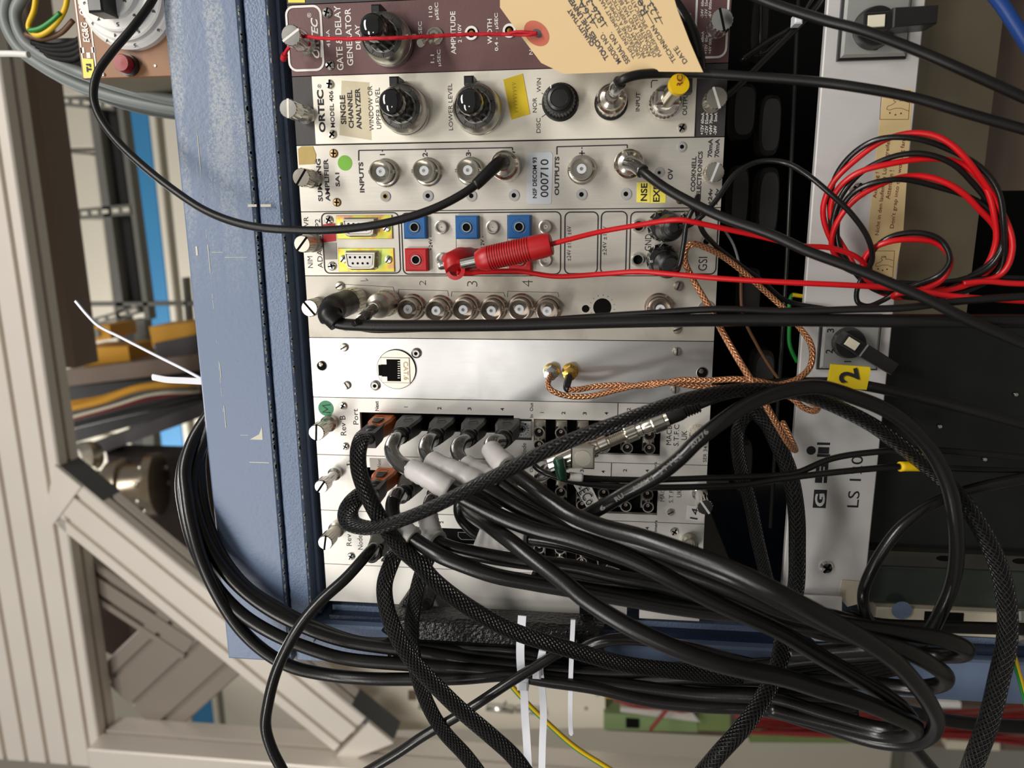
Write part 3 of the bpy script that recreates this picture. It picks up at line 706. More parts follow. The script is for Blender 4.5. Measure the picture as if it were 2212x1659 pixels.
def bnc(t, px, py, h=11, m='nickel', label=None, flange=True, m2='teflon'):
    o = px2(px, py, h); H = h/1000.
    def fn(mb):
        if flange: mb.lathe([(.0074, 0), (.0074, .0006), (.0067, .0014), (.0067, .0028), (.0058, .003)], seg=28, caps=False)
        mb.lathe([(.0056, .0), (.0056, H), (.0050, H), (.0050, H-.0075), (.0, H-.0075)], seg=28)
        for sg in (-1, 1): mb.lathe([(.0009, 0), (.0009, .0014), (0, .0014)], (0, -H+.0035, sg*.0054), (0, 0, sg), 8)
    s = place(('bnc', h, flange), fn, 'coax_socket', MT[m], o, t)
    if label: s['label'] = label
    def ins(mb): mb.lathe([(.0024, H-.0076), (.0024, H-.0018), (.0009, H-.0018), (.0009, H-.004)], seg=20, caps=False)
    place(('bi', h), ins, 'insulator', MT[m2], o, s)
    def pin(mb): mb.lathe([(.0008, H-.0076), (.0008, H-.0022), (.0003, H-.0022), (.0003, H-.004)], seg=12)
    place(('bp', h), pin, 'centre_contact', MT['tin'], o, s)
    return s
def lemo(t, px, py, h=8, R=3.3, m='steel'):
    o = px2(px, py, h); H = h/1000.; r = R/1000
    def fn(mb):
        mb.lathe([(r, -.004), (r, H), (r*.80, H), (r*.80, H-.006), (0, H-.006)], seg=24)
    s = place(('lemo', h, R), fn, 'lemo_style_socket' if False else 'round_socket', MT[m], o, t)
    place(('lb', h, R), lambda mb: mb.lathe([(r*.8, max(H-.0058, .0004)), (0, max(H-.0057, .0005))], seg=18), 'bore', MT['pipe_brown'], o, s)
    def pin(mb): mb.lathe([(r*.34, H-.006), (r*.34, H-.0015), (r*.17, H-.0015), (r*.17, H-.003)], seg=14)
    place(('lp', h, R), pin, 'centre_contact', MT['teflon'], o, s)
    def pn(mb): mb.lathe([(r*.14, H-.006), (r*.14, H-.0012)], seg=8)
    place(('lq', h, R), pn, 'pin', MT['brasspin'], o, s)
    return s
def jack(t, px, py, R=2.4, Ri=1.15, m='grey_nylon', mi='brasspin', h=.6):
    o = px2(px, py, h)
    s = place(('jk', R, Ri, h), lambda mb: mb.lathe([(R/1000, 0), (R/1000, h/1000), (Ri/1000, h/1000), (Ri/1000, -.003)], seg=20, caps=False), 'test_socket', MT[m], o, t)
    place(('jv', Ri), lambda mb: mb.lathe([(Ri/1000, .0001), (Ri*.8/1000, .0002)], seg=16), 'bore', MT['void'], o, s)
    if mi: place(('ji', Ri, h), lambda mb: mb.lathe([(Ri/1000, h/1000+.0001), (Ri*.68/1000, h/1000+.0001), (Ri*.68/1000, 0)], seg=16, caps=False), 'rim', MT[mi], o, s)
def disc(t, px, py, R, m, name, label=None, h=.3, seg=32):
    o = px2(px, py, h); s = place(('disc', R, h, seg), lambda mb: mb.lathe([(R/1000, 0), (R/1000, h/1000), (0, h/1000+.00002)], seg=seg, smooth=False), name, MT[m], o, t)
    if label: s['label'] = label
    return s
def quad(t, pts, m, name, label=None, h0=0., h=.00025):
    q = [P(a, b, h0) for a, b in pts]; mb = MB(); mb.prism([(p.x, p.z) for p in q], -h0-h, -h0+.00002); o = mb.build(name, MT[m], t)
    if label: o['label'] = label
    return o
def pline(mb, pts, wd=.0004, closed=False, y=-.00012):
    mb.line([(P(a, b).x, P(a, b).z) for a, b in pts], wd, y, 0, closed)
def rrect(mb, x0, y0, x1, y1, r, wd=.0005, y=-.00012):
    """rounded printed frame given by pixel corners, squared up in the panel"""
    a = P(x0, (y0+y1)/2).z; b = P(x1, (y0+y1)/2).z; c = P((x0+x1)/2, y0).x; d_ = P((x0+x1)/2, y1).x
    pts = []
    for cx, cz, a0 in ((c-r, a-r, 0), (d_+r, a-r, 90), (d_+r, b+r, 180), (c-r, b+r, 270)):
        for k in range(6):
            th = radians(a0+90*k/5); pts.append((cx+r*cos(th), cz+r*sin(th)))
    mb.line(pts, wd, y, 0, True)
# multi-turn dial knob
def dial(t, capx, capy, hcap=34, label=None, stop=None):
    o = px2(capx, capy, hcap)
    s = link('turns_counting_dial', cached('dialme', lambda: _dial()), o, t)
    if label: s['label'] = label
    place('dialcap', lambda mb: mb.lathe([(.0070, .016), (.0072, .018), (.0060, .021), (.0060, .0325), (.0057, .0333), (.0050, .0340), (.0038, .0346), (.0020, .0350), (0, .0351)], seg=40), 'cap', MT['knobcap'], o, s)
    place('dialflute', lambda mb: mb.lathe([(.0074, .0145), (.0074, .027), (.0066, .028)], seg=28, knurl=.0009, kr=(.014, .028)), 'grip', MT['black'], o, s)
    def scale(mb):
        mb.lathe([(.0101, .0158), (.0078, .0160)], seg=40, caps=False)
    place('dialscale', scale, 'scale_ring', mat_dial, o, s)
    def ticks(mb):
        for i in range(50):
            th = 2*pi*i/50; r0 = .0094 if i % 5 else .0088; L_ = .0099
            a = Vector((cos(th), 0, sin(th))); b = Vector((-sin(th), 0, cos(th)))*.00012; k = len(mb.v)
            for p in (a*r0-b, a*L_-b, a*L_+b, a*r0+b): mb.v.append(p + Vector((0, -.01612, 0)))
            mb.face([k, k+1, k+2, k+3])
        for i in range(10):
            th = 2*pi*i/10; a = Vector((cos(th), 0, sin(th))); up_ = -a; ex = Vector((sin(th), 0, -cos(th)))
            C = a*.0083 + Vector((0, -.01615, 0)); mb.text(str(i*5), C-ex*.0007, C+ex*.0007, .0011, (0,-1,0))
    k_ = place('dialticks', ticks, 'numerals', MT['text_black'], o, s)
    q = MB(); st = o + Vector((.0123, 0, .0035 if stop is None else stop)); q.bbox(st.x-.0016, st.x+.0028, -.0135, -.002, st.z-.0024, st.z+.0024, .0008); q.build('locking_tab', MT['black'], s)
    return s
mat_dial = mat('dark_scale_ring', lin(92, 90, 86), .35, .8)
def _dial():
    mb = MB(); mb.lathe([(.0105, 0), (.0118, .0008), (.0122, .006), (.0122, .0068), (.0119, .007), (.0119, .0125), (.0113, .0148), (.0102, .0165), (.0101, .0156)], seg=48)
    me = bpy.data.meshes.new('turns_counting_dial'); me.from_pydata(mb.v, [], mb.f); me.polygons.foreach_set('use_smooth', [True]*len(mb.f))
    me.materials.append(MT['steel_soft']); return me
MT['steel_soft'] = mat('satin_steel', (.50, .49, .46), .33, 1., .05)

# ------------------------------------------------------------------ module 0 (only its lower edge shows) and module 1, brown
m0 = module(-2, 'blank_module', 'dark module whose edge with a pale label peeks in above the brown module', 'charcoal')
quad(m0, [(622, -30), (658, -30), (659, 6), (623, 6)], 'yellow_lab', 'label')
m1 = module(-1, 'gate_generator_module', 'brown upright module with white lettering, a dial knob and a paper tag', 'brown')
T = MB(); rrect(T, 622, 14, 696, 152, .004, .0011, -.0003); T.build('logo_frame', MT['text_white'], m1); T = MB()
rrect(T, 1504, -60, 1572, 124, .004, .0010, -.0003); T.build('rating_frame', MT['text_white'], m1); T = MB()
T.ptext('ORTEC', 681, 82, 88, 15, bold=.03, italic=.3); pline(T, [(693, 36), (694, 124)], .0006)
T.ptext('®', 668, 33, 10, 9)
T.ptext('416A', 709, 83, 38, 8, bold=.01); T.ptext('GATE & DELAY', 732, 82, 140, 14, bold=.012); T.ptext('GENERATOR', 754, 80, 124, 13, bold=.012)
T.ptext('DELAY', 773, 80, 54, 10, bold=.012); T.ptext('110', 930, 25, 24, 8, bold=.012); T.ptext('µSEC', 944, 24, 37, 9, bold=.012)
T.ptext('11   SEC', 908, 74, 55, 8, bold=.012); T.ptext('1.1', 934, 127, 18, 8, bold=.012); T.ptext('µSEC', 949, 125, 36, 9, bold=.012)
T.ptext('AMPLITUDE', 979, 71, 93, 11, bold=.012); T.ptext('2 - 10V', 993, 72, 40, 8, bold=.012); T.ptext('WIDTH', 1058, 68, 54, 10, bold=.012)
T.ptext('0.4 - 4 µSEC', 1073, 69, 82, 9, bold=.012); T.ptext('N', 1147, 113, 10, 8); T.ptext('NEG', 1488, 47, 36, 8, bold=.012)
pline(T, [(875, 75), (899, 75)], .0007)
for k, (a, b) in enumerate((('+24V  60mA', '-24V  60mA'), ('+12V  85mA', '-12V  55mA'), ('+6V 000mA', '-6V 000mA'))):
    T.ptext(a, 1517+k*8.5, 92, 49, 6, bold=.02); T.ptext(b, 1517+k*8.5, 14, 49, 6, bold=.02)
T.build('lettering', MT['text_white'], m1)
thumbscrew(m1, 628, 76, 23, 5.1, 58, 'steel', slot='text_white'); thumbscrew(m1, 1560, 42, 19, 5.2, -15, 'steel')
screw(m1, 705, 26, 2.5, 'steel', 'cross', 20); screw(m1, 711, 140, 2.5, 'steel', 'cross', 50)
dial(m1, 802, 56, 34, 'steel dial knob with a gloss black cap')
tg = MB(); c_ = px2(938, 76, 2)
tg.lathe([(.0044, 0), (.0044, .0006), (.0042, .0008)], c_, seg=28); tg.lathe([(.0032, 0), (.0032, .0026), (.0024, .0032)], c_, seg=6, smooth=False); s = tg.build('toggle_switch', MT['nickel'], m1)
k = MB(); k.tube([c_+Vector((0, -.003, 0)), c_+Vector((-.004, -.009, .0035)), c_+Vector((-.006, -.0125, .005))], [.0010, .0014, .0019], 14); k.build('lever', MT['nickel'], s)
for (a, b) in ((1018, 71), (1100, 66)):
    o = px2(a, b, .8); r_ = MB(); r_.lathe([(.0033, 0), (.0033, .0008), (.0022, .0008), (.0022, -.001)], o, seg=24, caps=False); s = r_.build('trimmer_hole', MT['text_white'], m1)
    r_ = MB(); r_.lathe([(.0022, .0001), (0, .0002)], o, seg=20); r_.build('bore', MT['void'], s); r_ = MB(); r_.lathe([(.0013, 0), (.0012, .0007), (0, .0008)], o, seg=14); r_.build('trimmer', MT['gold'], s)

# ------------------------------------------------------------------ module 2, single channel analyser
m2 = module(0, 'analyser_module', 'silver module with charcoal ends, two dial knobs and a yellow tape scrap', 'charcoal')
k = MB(); za = P(679, 238).z; zc = P(1502, 238).z; k.bbox(xi(1)+.0003, xi(0)-.0003, -.0012, 0, zc, za, .0002); k.build('face_plate', MT['alu_cream'], m2)
T = MB(); HP = .0012
T.ptext('ORTEC', 694, 240, 92, 14, HP, bold=.035); T.ptext('®', 690, 186, 9, 8, HP); T.ptext('MODEL 406', 717, 236, 79, 9, HP, bold=.015)
T.ptext('SINGLE', 741, 237, 63, 12, HP, bold=.03); T.ptext('CHANNEL', 757, 236, 82, 11, HP, bold=.03); T.ptext('ANALYZER', 774, 235, 89, 11, HP, bold=.03)
T.ptext('WINDOW OR', 801, 234, 97, 10, HP); T.ptext('UPPER LEVEL', 817, 234, 89, 10, HP); T.ptext('LOWER LEVEL', 973, 231, 101, 9, HP)
T.ptext('WIN', 1164, 184, 30, 9, HP); T.ptext('NOR', 1155, 227, 32, 9, HP); T.ptext('DISC', 1163, 271, 32, 9, HP); T.ptext('INPUT', 1378, 220, 41, 9, HP, bold=.01); T.ptext('OUTPUT', 1480, 221, 56, 10, HP, bold=.01)
for a in (((1164, 225), (1175, 225)), ((1170, 201), (1180, 207)), ((1170, 253), (1180, 246))):
    T.line([(P(*p, HP).x, P(*p, HP).z) for p in a], .0003, -.00135, 0)
T.line([(P(*p, HP).x, P(*p, HP).z) for p in ((1421, 174), (1409, 174), (1407, 178), (1407, 190))], .0004, -.00135, 0)
T.build('lettering', MT['text_black'], m2)
T = MB()
for k2, s_ in enumerate(('+12V 60mA', '-12V 55mA', '+24V 70mA', '-24V   5mA')): T.ptext(s_, 1517+k2*9.4, 267, 48, 7, bold=.03)
T.build('end_lettering', MT['text_white'], m2)
quad(m2, [(738, 174), (798, 178), (803, 303), (733, 292)], 'glue', 'glue_patch', 'yellowed patch of old glue', HP, .00006)
quad(m2, [(1087, 172), (1129, 159), (1145, 246), (1105, 259)], 'yellow', 'tape_scrap', 'yellow tape scrap with faded pen marks', HP, .0003)
T = MB()
for i in range(9):
    a = 178+i*7.6; T.line([(P(1106+i*.6, a, HP).x, P(1106+i*.6, a, HP).z), (P(1114+i*.6, a+3, HP).x, P(1114+i*.6, a+3, HP).z), (P(1106+i*.6, a+5, HP).x, P(1106+i*.6, a+5, HP).z)], .00018, -.0017, 0)
T.build('pen_marks', mat('faded_pen', lin(150, 125, 20), .6), m2)
thumbscrew(m2, 622, 234, 25, 4.7, 3, 'steel', 9, slot='tin'); thumbscrew(m2, 1548, 211, 18, 5.2, -20, 'tin', slot='text_white')
for a, b, r in ((711, 181, 10), (717, 290, 40), (1473, 276, 30)): screw(m2, a, b, 2.5, 'tin', 'cross', r, 2.2)
dial(m2, 843, 219, 34, 'steel dial knob, window control'); dial(m2, 1013, 218, 34, 'steel dial knob, lower level control')
c_ = px2(1208, 213, 12); k = MB(); k.lathe([(.0093, 0), (.0093, .0016), (.0086, .002)], c_, seg=48); kb = k.build('selector_knob', MT['black'], m2)
k = MB(); k.lathe([(.0080, .002), (.0078, .010), (.0070, .0118), (.0062, .012)], c_, seg=56, knurl=.0006, kr=(.002, .0105)); k.build('grip', MT['rubber'], kb)
k = MB(); k.lathe([(.0058, .011), (.0056, .0135), (.0044, .014), (.0040, .0136), (.002, .01375), (.0, .0138)], c_, seg=36); k.build('cap', MT['black'], kb)
k = MB(); k.box(c_.x+.0046, c_.x+.0062, -.0139, -.013, c_.z+.0038, c_.z+.0043); k.build('pointer', MT['text_white'], kb)
disc(m2, 1320, 222, 8.3, 'black', 'insulating_ring', h=2.2)
disc(m2, 1440, 222, 7.4, 'steel', 'socket_flange', h=2.4)

# ------------------------------------------------------------------ module 3, summing amplifier
m3 = module(1, 'amplifier_module', 'brushed aluminium amplifier module with a row of coax sockets and a green dot', 'alu')
T = MB()
T.ptext('SUMMING', 690, 389, 92, 10, bold=.03); T.ptext('AMPLIFIER', 706, 389, 92, 10, bold=.03); T.ptext('SA1', 729, 388, 30, 9, bold=.03)
T.ptext('INPUTS', 781, 383, 66, 10, bold=.035); T.ptext('OUTPUTS', 1203, 380, 84, 10, bold=.035)
for a, b, s_ in ((826, 334, '1'), (918, 334, '2'), (1012, 333, '3'), (1107, 331, '4')): T.ptext(s_, a, b, 9, 11, bold=.03)
for a in (826, 919, 1012): pline(T, [(a, 324), (a, 328)], .0005)
pline(T, [(775, 347), (775, 325)], .0007); pline(T, [(775, 325), (1107, 319)], .0006); pline(T, [(1107, 319), (1107, 325)], .0006)
pline(T, [(1203, 334), (1203, 317)], .0007); pline(T, [(1203, 317), (1355, 313)], .0006); pline(T, [(1355, 313), (1355, 320)], .0006); pline(T, [(1355, 324), (1355, 330)], .0006)
pline(T, [(1257, 318), (1257, 322)], .0005); pline(T, [(1257, 325), (1257, 337)], .0006); pline(T, [(1251, 331), (1263, 331)], .0006)
T.ptext('OV', 1448, 376, 24, 11, bold=.03); T.ptext('COOKNELL', 1498, 376, 76, 10, bold=.03); T.ptext('ELECTRONICS', 1511, 375, 96, 10, bold=.03)
T.ptext('70mA', 1534, 320, 40, 10, bold=.03); T.ptext('70mA', 1549, 320, 40, 10, bold=.03); T.ptext('+24v', 1534, 425, 36, 9, bold=.03); T.ptext('-24v', 1548, 425, 36, 9, bold=.03)
T.build('lettering', MT['text_violet'], m3)
for a, b in ((820, 370), (914, 368), (1009, 367)): bnc(m3, a, b, 12, 'nickel')
bnc(m3, 1256, 364, 9, 'nickel')
jack(m3, 832, 424, 2.7, 1.5, 'grey_nylon', 'gold')
for a, b in ((924, 423), (1018, 423), (1110, 422), (1256, 420), (1352, 419)): jack(m3, a, b, 2.8, 1.2, 'grey_nylon', None)
jack(m3, 1424, 373, 2.5, 1.2, 'grey_nylon', 'tin')
MT['brasscrew'] = mat('brass_plated_screw', (.55, .36, .18), .35, 1.)
for a, b, r in ((720, 331, 5), (727, 437, 5), (1470, 431, 5)): screw(m3, a, b, 2.3, 'brasscrew', 'cross', r, .8)
screw(m3, 1473, 317, 2.6, 'grey_nylon', 'hex', 0, .8)
disc(m3, 745, 352, 3.9, 'green_dot', 'sticker', 'lime green round sticker', .15)
quad(m3, [(644, 322), (652, 316), (676, 316), (683, 334), (681, 354), (646, 356)], 'tan_lab', 'paper_patch', 'tan scrap of old paper label')
quad(m3, [(1141, 330), (1190, 328), (1194, 334), (1191, 438), (1186, 441), (1142, 441), (1138, 436), (1139, 334)], 'silver_lab', 'asset_label', 'silver asset label')
T = MB(); T.ptext('NSF DECOM 93', 1155, 384, 88, 9, .0003, bold=.02); T.ptext('000710', 1176, 385, 82, 17, .0003, bold=.005); T.build('label_print', MT['text_black'], m3)
quad(m3, [(1376, 394), (1404, 393), (1404, 438), (1375, 437)], 'yellow_lab', 'label', 'yellow label reading NSE'); quad(m3, [(1405, 394), (1438, 399), (1438, 438), (1405, 439)], 'yellow_lab', 'label', 'yellow label reading EXP')
T = MB(); T.ptext('NSE', 1391, 415, 38, 14, .0003, bold=.02); T.ptext('EXP', 1418, 417, 38, 14, .0003, bold=.02); T.build('label_print', MT['text_black'], m3)
thumbscrew(m3, 650, 383, 17, 4.8, 35, 'nickel', 9); thumbscrew(m3, 1544, 372, 9, 4.9, 20, 'nickel', 6, slot='teflon')
MT['blackring'] = MT['black']

# ------------------------------------------------------------------ module 4, power adapter
def zx(px0, px1, py0, py1):
    return (P((px0+px1)/2, py1).x, P((px0+px1)/2, py0).x, P(px1, (py0+py1)/2).z, P(px0, (py0+py1)/2).z)
m4 = module(2, 'power_adapter_module', 'aluminium power adapter module with blue and red square sockets and two yellow plated connectors', 'alu')
T = MB()
T.ptext('NIM', 670, 566, 25, 11); T.ptext('PWR', 662, 487, 38, 10); T.ptext('ADAPTER P2', 689, 526, 106, 11)
T.ptext('+24V -', 930, 525, 32, 8, bold=.01); T.ptext('±12V -', 1042, 527, 34, 8, bold=.01); T.ptext('±24V ±12V ±6V', 1229, 526, 75, 9); T.ptext('±24V ±12V', 1306, 520, 62, 9)
T.ptext('GND', 1400, 524, 36, 14); T.ptext('GSI', 1518, 570, 30, 19)
for a, b, c2, d2 in ((698, 460, 863, 590), (869, 459, 1211, 592), (1220, 458, 1291, 591), (1298, 457, 1353, 591), (1361, 457, 1549, 592)): (lambda F_: (rrect(F_, a, b, c2, d2, .0028, .0006, -.0002), F_.build('printed_frame', MT['text_black'], m4)))(MB())
pline(T, [(985, 464), (986, 590)], .0002); pline(T, [(1096, 464), (1097, 590)], .0002)
T.build('lettering', MT['text_black'], m4)
for k2, (a0, a1, b0, b1, dx0, dx1, dy0, dy1) in enumerate(((728, 848, 465, 516, 750, 814, 475, 507), (732, 852, 536, 587, 754, 816, 546, 578))):
    X0, X1, Z0, Z1 = zx(a0, a1, b0, b1); k = MB(); k.bbox(X0, X1, -.0009, 0, Z0, Z1, .0002); db = k.build('d_connector', MT['chromate'], m4); db['label'] = 'yellow plated nine-pin connector'
    X0, X1, Z0, Z1 = zx(dx0, dx1, dy0, dy1); zc_ = (Z0+Z1)/2; xc_ = (X0+X1)/2
    # trapezoid shell, wide row towards +X
    def tr(e, s=0): return [(X1-e+s, Z0+e), (X1-e+s, Z1-e), (X0+e+.0008, Z1-e-.0008), (X0+e, Z1-e-.0026), (X0+e, Z0+e+.0026), (X0+e+.0008, Z0+e+.0008)]
    k = MB(); k.loft([[(x, -.0009, z) for x, z in tr(-.0012)], [(x, -.0014, z) for x, z in tr(-.0005)], [(x, -.006, z) for x, z in tr(-.0003)], [(x, -.006, z) for x, z in tr(.0004)], [(x, -.005, z) for x, z in tr(.0004)]]); k.build('shell', MT['tin'], db)
    k = MB(); k.loft([[(x, -.0009, z) for x, z in tr(.0008)], [(x, -.0058, z) for x, z in tr(.0008)]]); k.build('insert', MT['white_lab'], db)
    k = MB(); 
    for row, n_ in ((.25, 5), (-.25, 4)):
        for j in range(n_):
            zc2 = zc_ + (j-(n_-1)/2)*.00272; k.lathe([(.00062, 0), (.00062, .00006)], (xc_+.0002+row*(X1-X0)*.8, -.0059, zc2), seg=10)
    k.build('contact_holes', MT['void'], db)
    for a, b in (((736, 489), (834, 492)), ((741, 560), (838, 561)))[k2]: screw(db, a, b, 2.3, 'steel', 'slot', 40, 2.0, 'jack_screw')
for a, b, m_ in ((897, 491, 'blue_jack'), (1009, 491, 'blue_jack'), (1122, 490, 'blue_jack'), (900, 561, 'red_jack'), (1011, 562, 'red_jack'), (1124, 562, 'red_jack')):
    c_ = P(a, b, .003); c_.y = 0; e = .0060; k = MB()
    k.loft([[(c_.x-e, 0, c_.z-e), (c_.x+e, 0, c_.z-e), (c_.x+e, 0, c_.z+e), (c_.x-e, 0, c_.z+e)], [(c_.x-e, -.004, c_.z-e), (c_.x+e, -.004, c_.z-e), (c_.x+e, -.004, c_.z+e), (c_.x-e, -.004, c_.z+e)],
            [(c_.x-e*.88, -.0044, c_.z-e*.88), (c_.x+e*.88, -.0044, c_.z-e*.88), (c_.x+e*.88, -.0044, c_.z+e*.88), (c_.x-e*.88, -.0044, c_.z+e*.88)]])
    k.lathe([(.0040, .0045), (.0034, .0042), (.0028, .0046)], c_, seg=24, caps=False); jk = k.build('banana_socket', MT[m_], m4); jk['label'] = ('blue' if m_[0] == 'b' else 'red')+' square socket'
    place('bs1', lambda mb: mb.lathe([(.0026, .0040), (.0026, .0052), (.0020, .0052), (.0020, .0044)], seg=22, caps=False), 'sleeve', MT['steel'], c_, jk)
    place('bs2', lambda mb: mb.lathe([(.0021, .0045), (0, .00455)], seg=18), 'bore', MT['void'], c_, jk)
for a, b in ((952, 491), (1063, 491), (1178, 490), (954, 561), (1065, 562), (1178, 562)):
    s = lemo(m4, a, b, 3, 3.0, 'steel'); o = px2(a, b, 3)
    k = MB(); k.lathe([(.0036, 0), (.0036, .0012), (.0031, .0014)], o, seg=26); k.box(o.x-.0003, o.x+.0003, -.0012, 0, o.z+.0034, o.z+.0042); k.build('nut', MT['tin'], s)
for a, b in ((1380, 488), (1378, 561)):
    o = px2(a, b, 3); k = MB(); k.lathe([(.0036, 0), (.0036, .002), (.0030, .003), (.0024, .003), (.0024, .0)], o, seg=26, caps=False); s = k.build('banana_socket', MT['steel'], m4)
    k = MB(); k.lathe([(.0024, .0010), (0, .0011)], o, seg=20); k.build('bore', MT['void'], s)
for a, b in ((1436, 488), (1433, 562)):
    o = px2(a, b, 9); k = MB(); k.lathe([(.0080, 0), (.0083, .001), (.0083, .007), (.0070, .009), (.0052, .0095)], o, seg=24, knurl=.0011, kr=(.0005, .0085)); s = k.build('binding_post', MT['knobcap'], m4)
quad(m4, [(697, 485), (724, 482), (726, 520), (699, 524)], 'red_lab', 'red_label', 'red square label'); quad(m4, [(700, 526), (727, 524), (728, 560), (702, 561)], 'grey_lab', 'grey_label', 'grey square label')
for a, b, r in ((709, 475, 30), (716, 575, 80), (1481, 467, 40)): screw(m4, a, b, 2.4, 'steel', 'cross', r)
k = MB(); o = px2(1526, 522, 1); k.lathe([(.0031, 0), (.0031, .0008), (.0016, .0008), (.0016, -.002)], o, seg=20, caps=False); s = k.build('bushing', MT['tin'], m4); k = MB(); k.lathe([(.0017, .0002), (0, .0003)], o, seg=16); k.build('bore', MT['void'], s)
thumbscrew(m4, 652, 527, 18, 4.6, 40, 'tin', 10)

# ------------------------------------------------------------------ module 5, coax patch panel with pen marks
m5 = module(3, 'patch_module', 'dull grey aluminium module with hand-numbered pairs of coax sockets', 'alu_grey')
T = MB()
def pen(pts, w_=.00022): pline(T, pts, w_)
T.ptext('2', 913, 611, 11, 14, bold=-.02)
T.ptext('3', 1020, 613, 12, 22, bold=-.02); T.ptext('4', 1139, 612, 14, 23, bold=-.02); pen([(779, 607), (795, 606), (790, 602)], .0003)
pen([(746, 634), (745, 614), (849, 620), (854, 636)]); pen([(860, 636), (861, 625), (967, 628), (969, 640)]); pen([(975, 641), (976, 630), (1088, 632), (1091, 641)]); pen([(1096, 642), (1097, 629), (1205, 632), (1207, 642)])
for i in range(12):
    th = radians(i*24-10); pen([(1301+25*cos(th), 664-25*sin(th)*1.0), (1301+28*cos(th), 664-28*sin(th))])
T.build('pen_marks', MT['ink'], m5)
for a, b in ((879, 669), (940, 672), (999, 670), (1060, 672), (1121, 669), (1181, 673), (1427, 669)): bnc(m5, a, b, 13, 'bronze')
for a, b, r in ((732, 618, 60), (1466, 618, 20), (1463, 712, 70), (745, 706, 20)): screw(m5, a, b, 2.5, 'tin', 'slot', r, 1.8)
for a, b, r in ((1265, 667, 2.0), (1301, 664, 4.8)): disc(m5, a, b, r, 'void', 'drilled_hole', None, .06)
disc(m5, 1526, 668, 4.4, 'tin', 'screw_ring', h=.8)
thumbscrew(m5, 668, 666, 18, 4.7, -40, 'tin', 9)

# ------------------------------------------------------------------ module 6, bright blank with network socket
m6 = module(4, 'network_module', 'bright plain aluminium module with a round network socket and two gold coax fittings', 'alu_bright')
for a, b, m_ in ((742, 751, 60), (748, 833, -30), (1463, 760, 0), (1459, 842, 0)): screw(m6, a, b, 2.4, 'tin', 'slot', m_, 1.5)
for a, b in ((898, 764), (809, 834)):
    o = px2(a, b, 2); k = MB(); k.lathe([(.0029, 0), (.0029, .0006), (.0019, .0018), (.0012, .0018)], o, seg=26); s = k.build('socket_screw', MT['steel'], m6); k = MB(); k.lathe([(.0011, .00185), (.0011, .0019)], o, seg=6); k.build('recess', MT['void'], s)
for a, b, r in ((695, 790, 3.0), (1517, 805, 3.2)):
    o = px2(a, b, .2); k = MB(); k.lathe([(r/1000, .0002), (r*.9/1000, .0003), (r*.86/1000, .0001)], o, seg=28, caps=False); s = k.build('slotted_hole', MT['tin'], m6); k = MB(); k.lathe([(r*.9/1000, .0001), (0, .00015)], o, seg=24); k.build('bore', MT['void'], s)
    k = MB(); k.lathe([(r*.4/1000, .0002), (0, .0004)], o+Vector((.0008, 0, .0006)), seg=16); k.build('rear_screw', MT['bronze'], s)
o = px2(856, 798, 1)
k = MB(); k.lathe([(.0112, 0), (.0112, .0010), (.0110, .0010)], o, seg=48); eth = k.build('network_socket', MT['void'], m6)
k = MB(); k.lathe([(.0109, .0008), (.0109, .0013), (0, .00131)], o, seg=48); k.build('shell_face', MT['alu_cream'], eth)
X0, X1, Z0, Z1 = zx(825, 887, 771, 826); k = MB(); k.bbox(X0, X1, -.0016, -.001, Z0, Z1, .0001); k.build('frame_line', MT['bronze'], eth)
k = MB(); k.bbox(X0+.0003, X1-.0003, -.0018, -.001, Z0+.0003, Z1-.0003, .0001); k.build('jack_body', MT['alu_cream'], eth)
k = MB()
for q in ((838, 867, 775, 822), (827, 838, 786, 812), (820, 827, 787, 810)):
    X0, X1, Z0, Z1 = zx(*q); k.box(X0, X1, -.0019, -.0018, Z0, Z1+.0001)
k.build('opening', MT['void'], eth)
k = MB()
for i in range(8):
    X0, X1, Z0, Z1 = zx(861, 866, 779+i*5, 780.5+i*5); k.box(X0, X1, -.00196, -.0019, Z0, Z1)
k.build('contacts', MT['tin'], eth)
T = MB(); T.ptext('CAT.6', 877, 801, 40, 11, .0018, bold=.03, flip=True); T.build('lettering', MT['text_tan'], eth)
def sma(px, py, gold):
    o = px2(px, py, 6); m_ = 'gold' if gold else 'steel'
    k = MB(); k.lathe([(.0044, 0), (.0044, .0008), (.0036, .001)], o, seg=28); s = k.build('threaded_coax_fitting', MT['gold'], m6)
    k = MB(); k.lathe([(.0042, .0012), (.0042, .005), (.0034, .0055), (.0030, .0055)], o, seg=6, smooth=False); k.build('hex_nut', MT[m_], s)
    k = MB(); k.lathe([(.0029, .005), (.0029, .0085), (.0034, .0087), (.0034, .0105), (.0017, .011), (.0015, .014)], o, seg=24); k.build('body', MT[m_], s)
    return o
SMA1 = sma(1190, 806, False); SMA2 = sma(1231, 806, True)

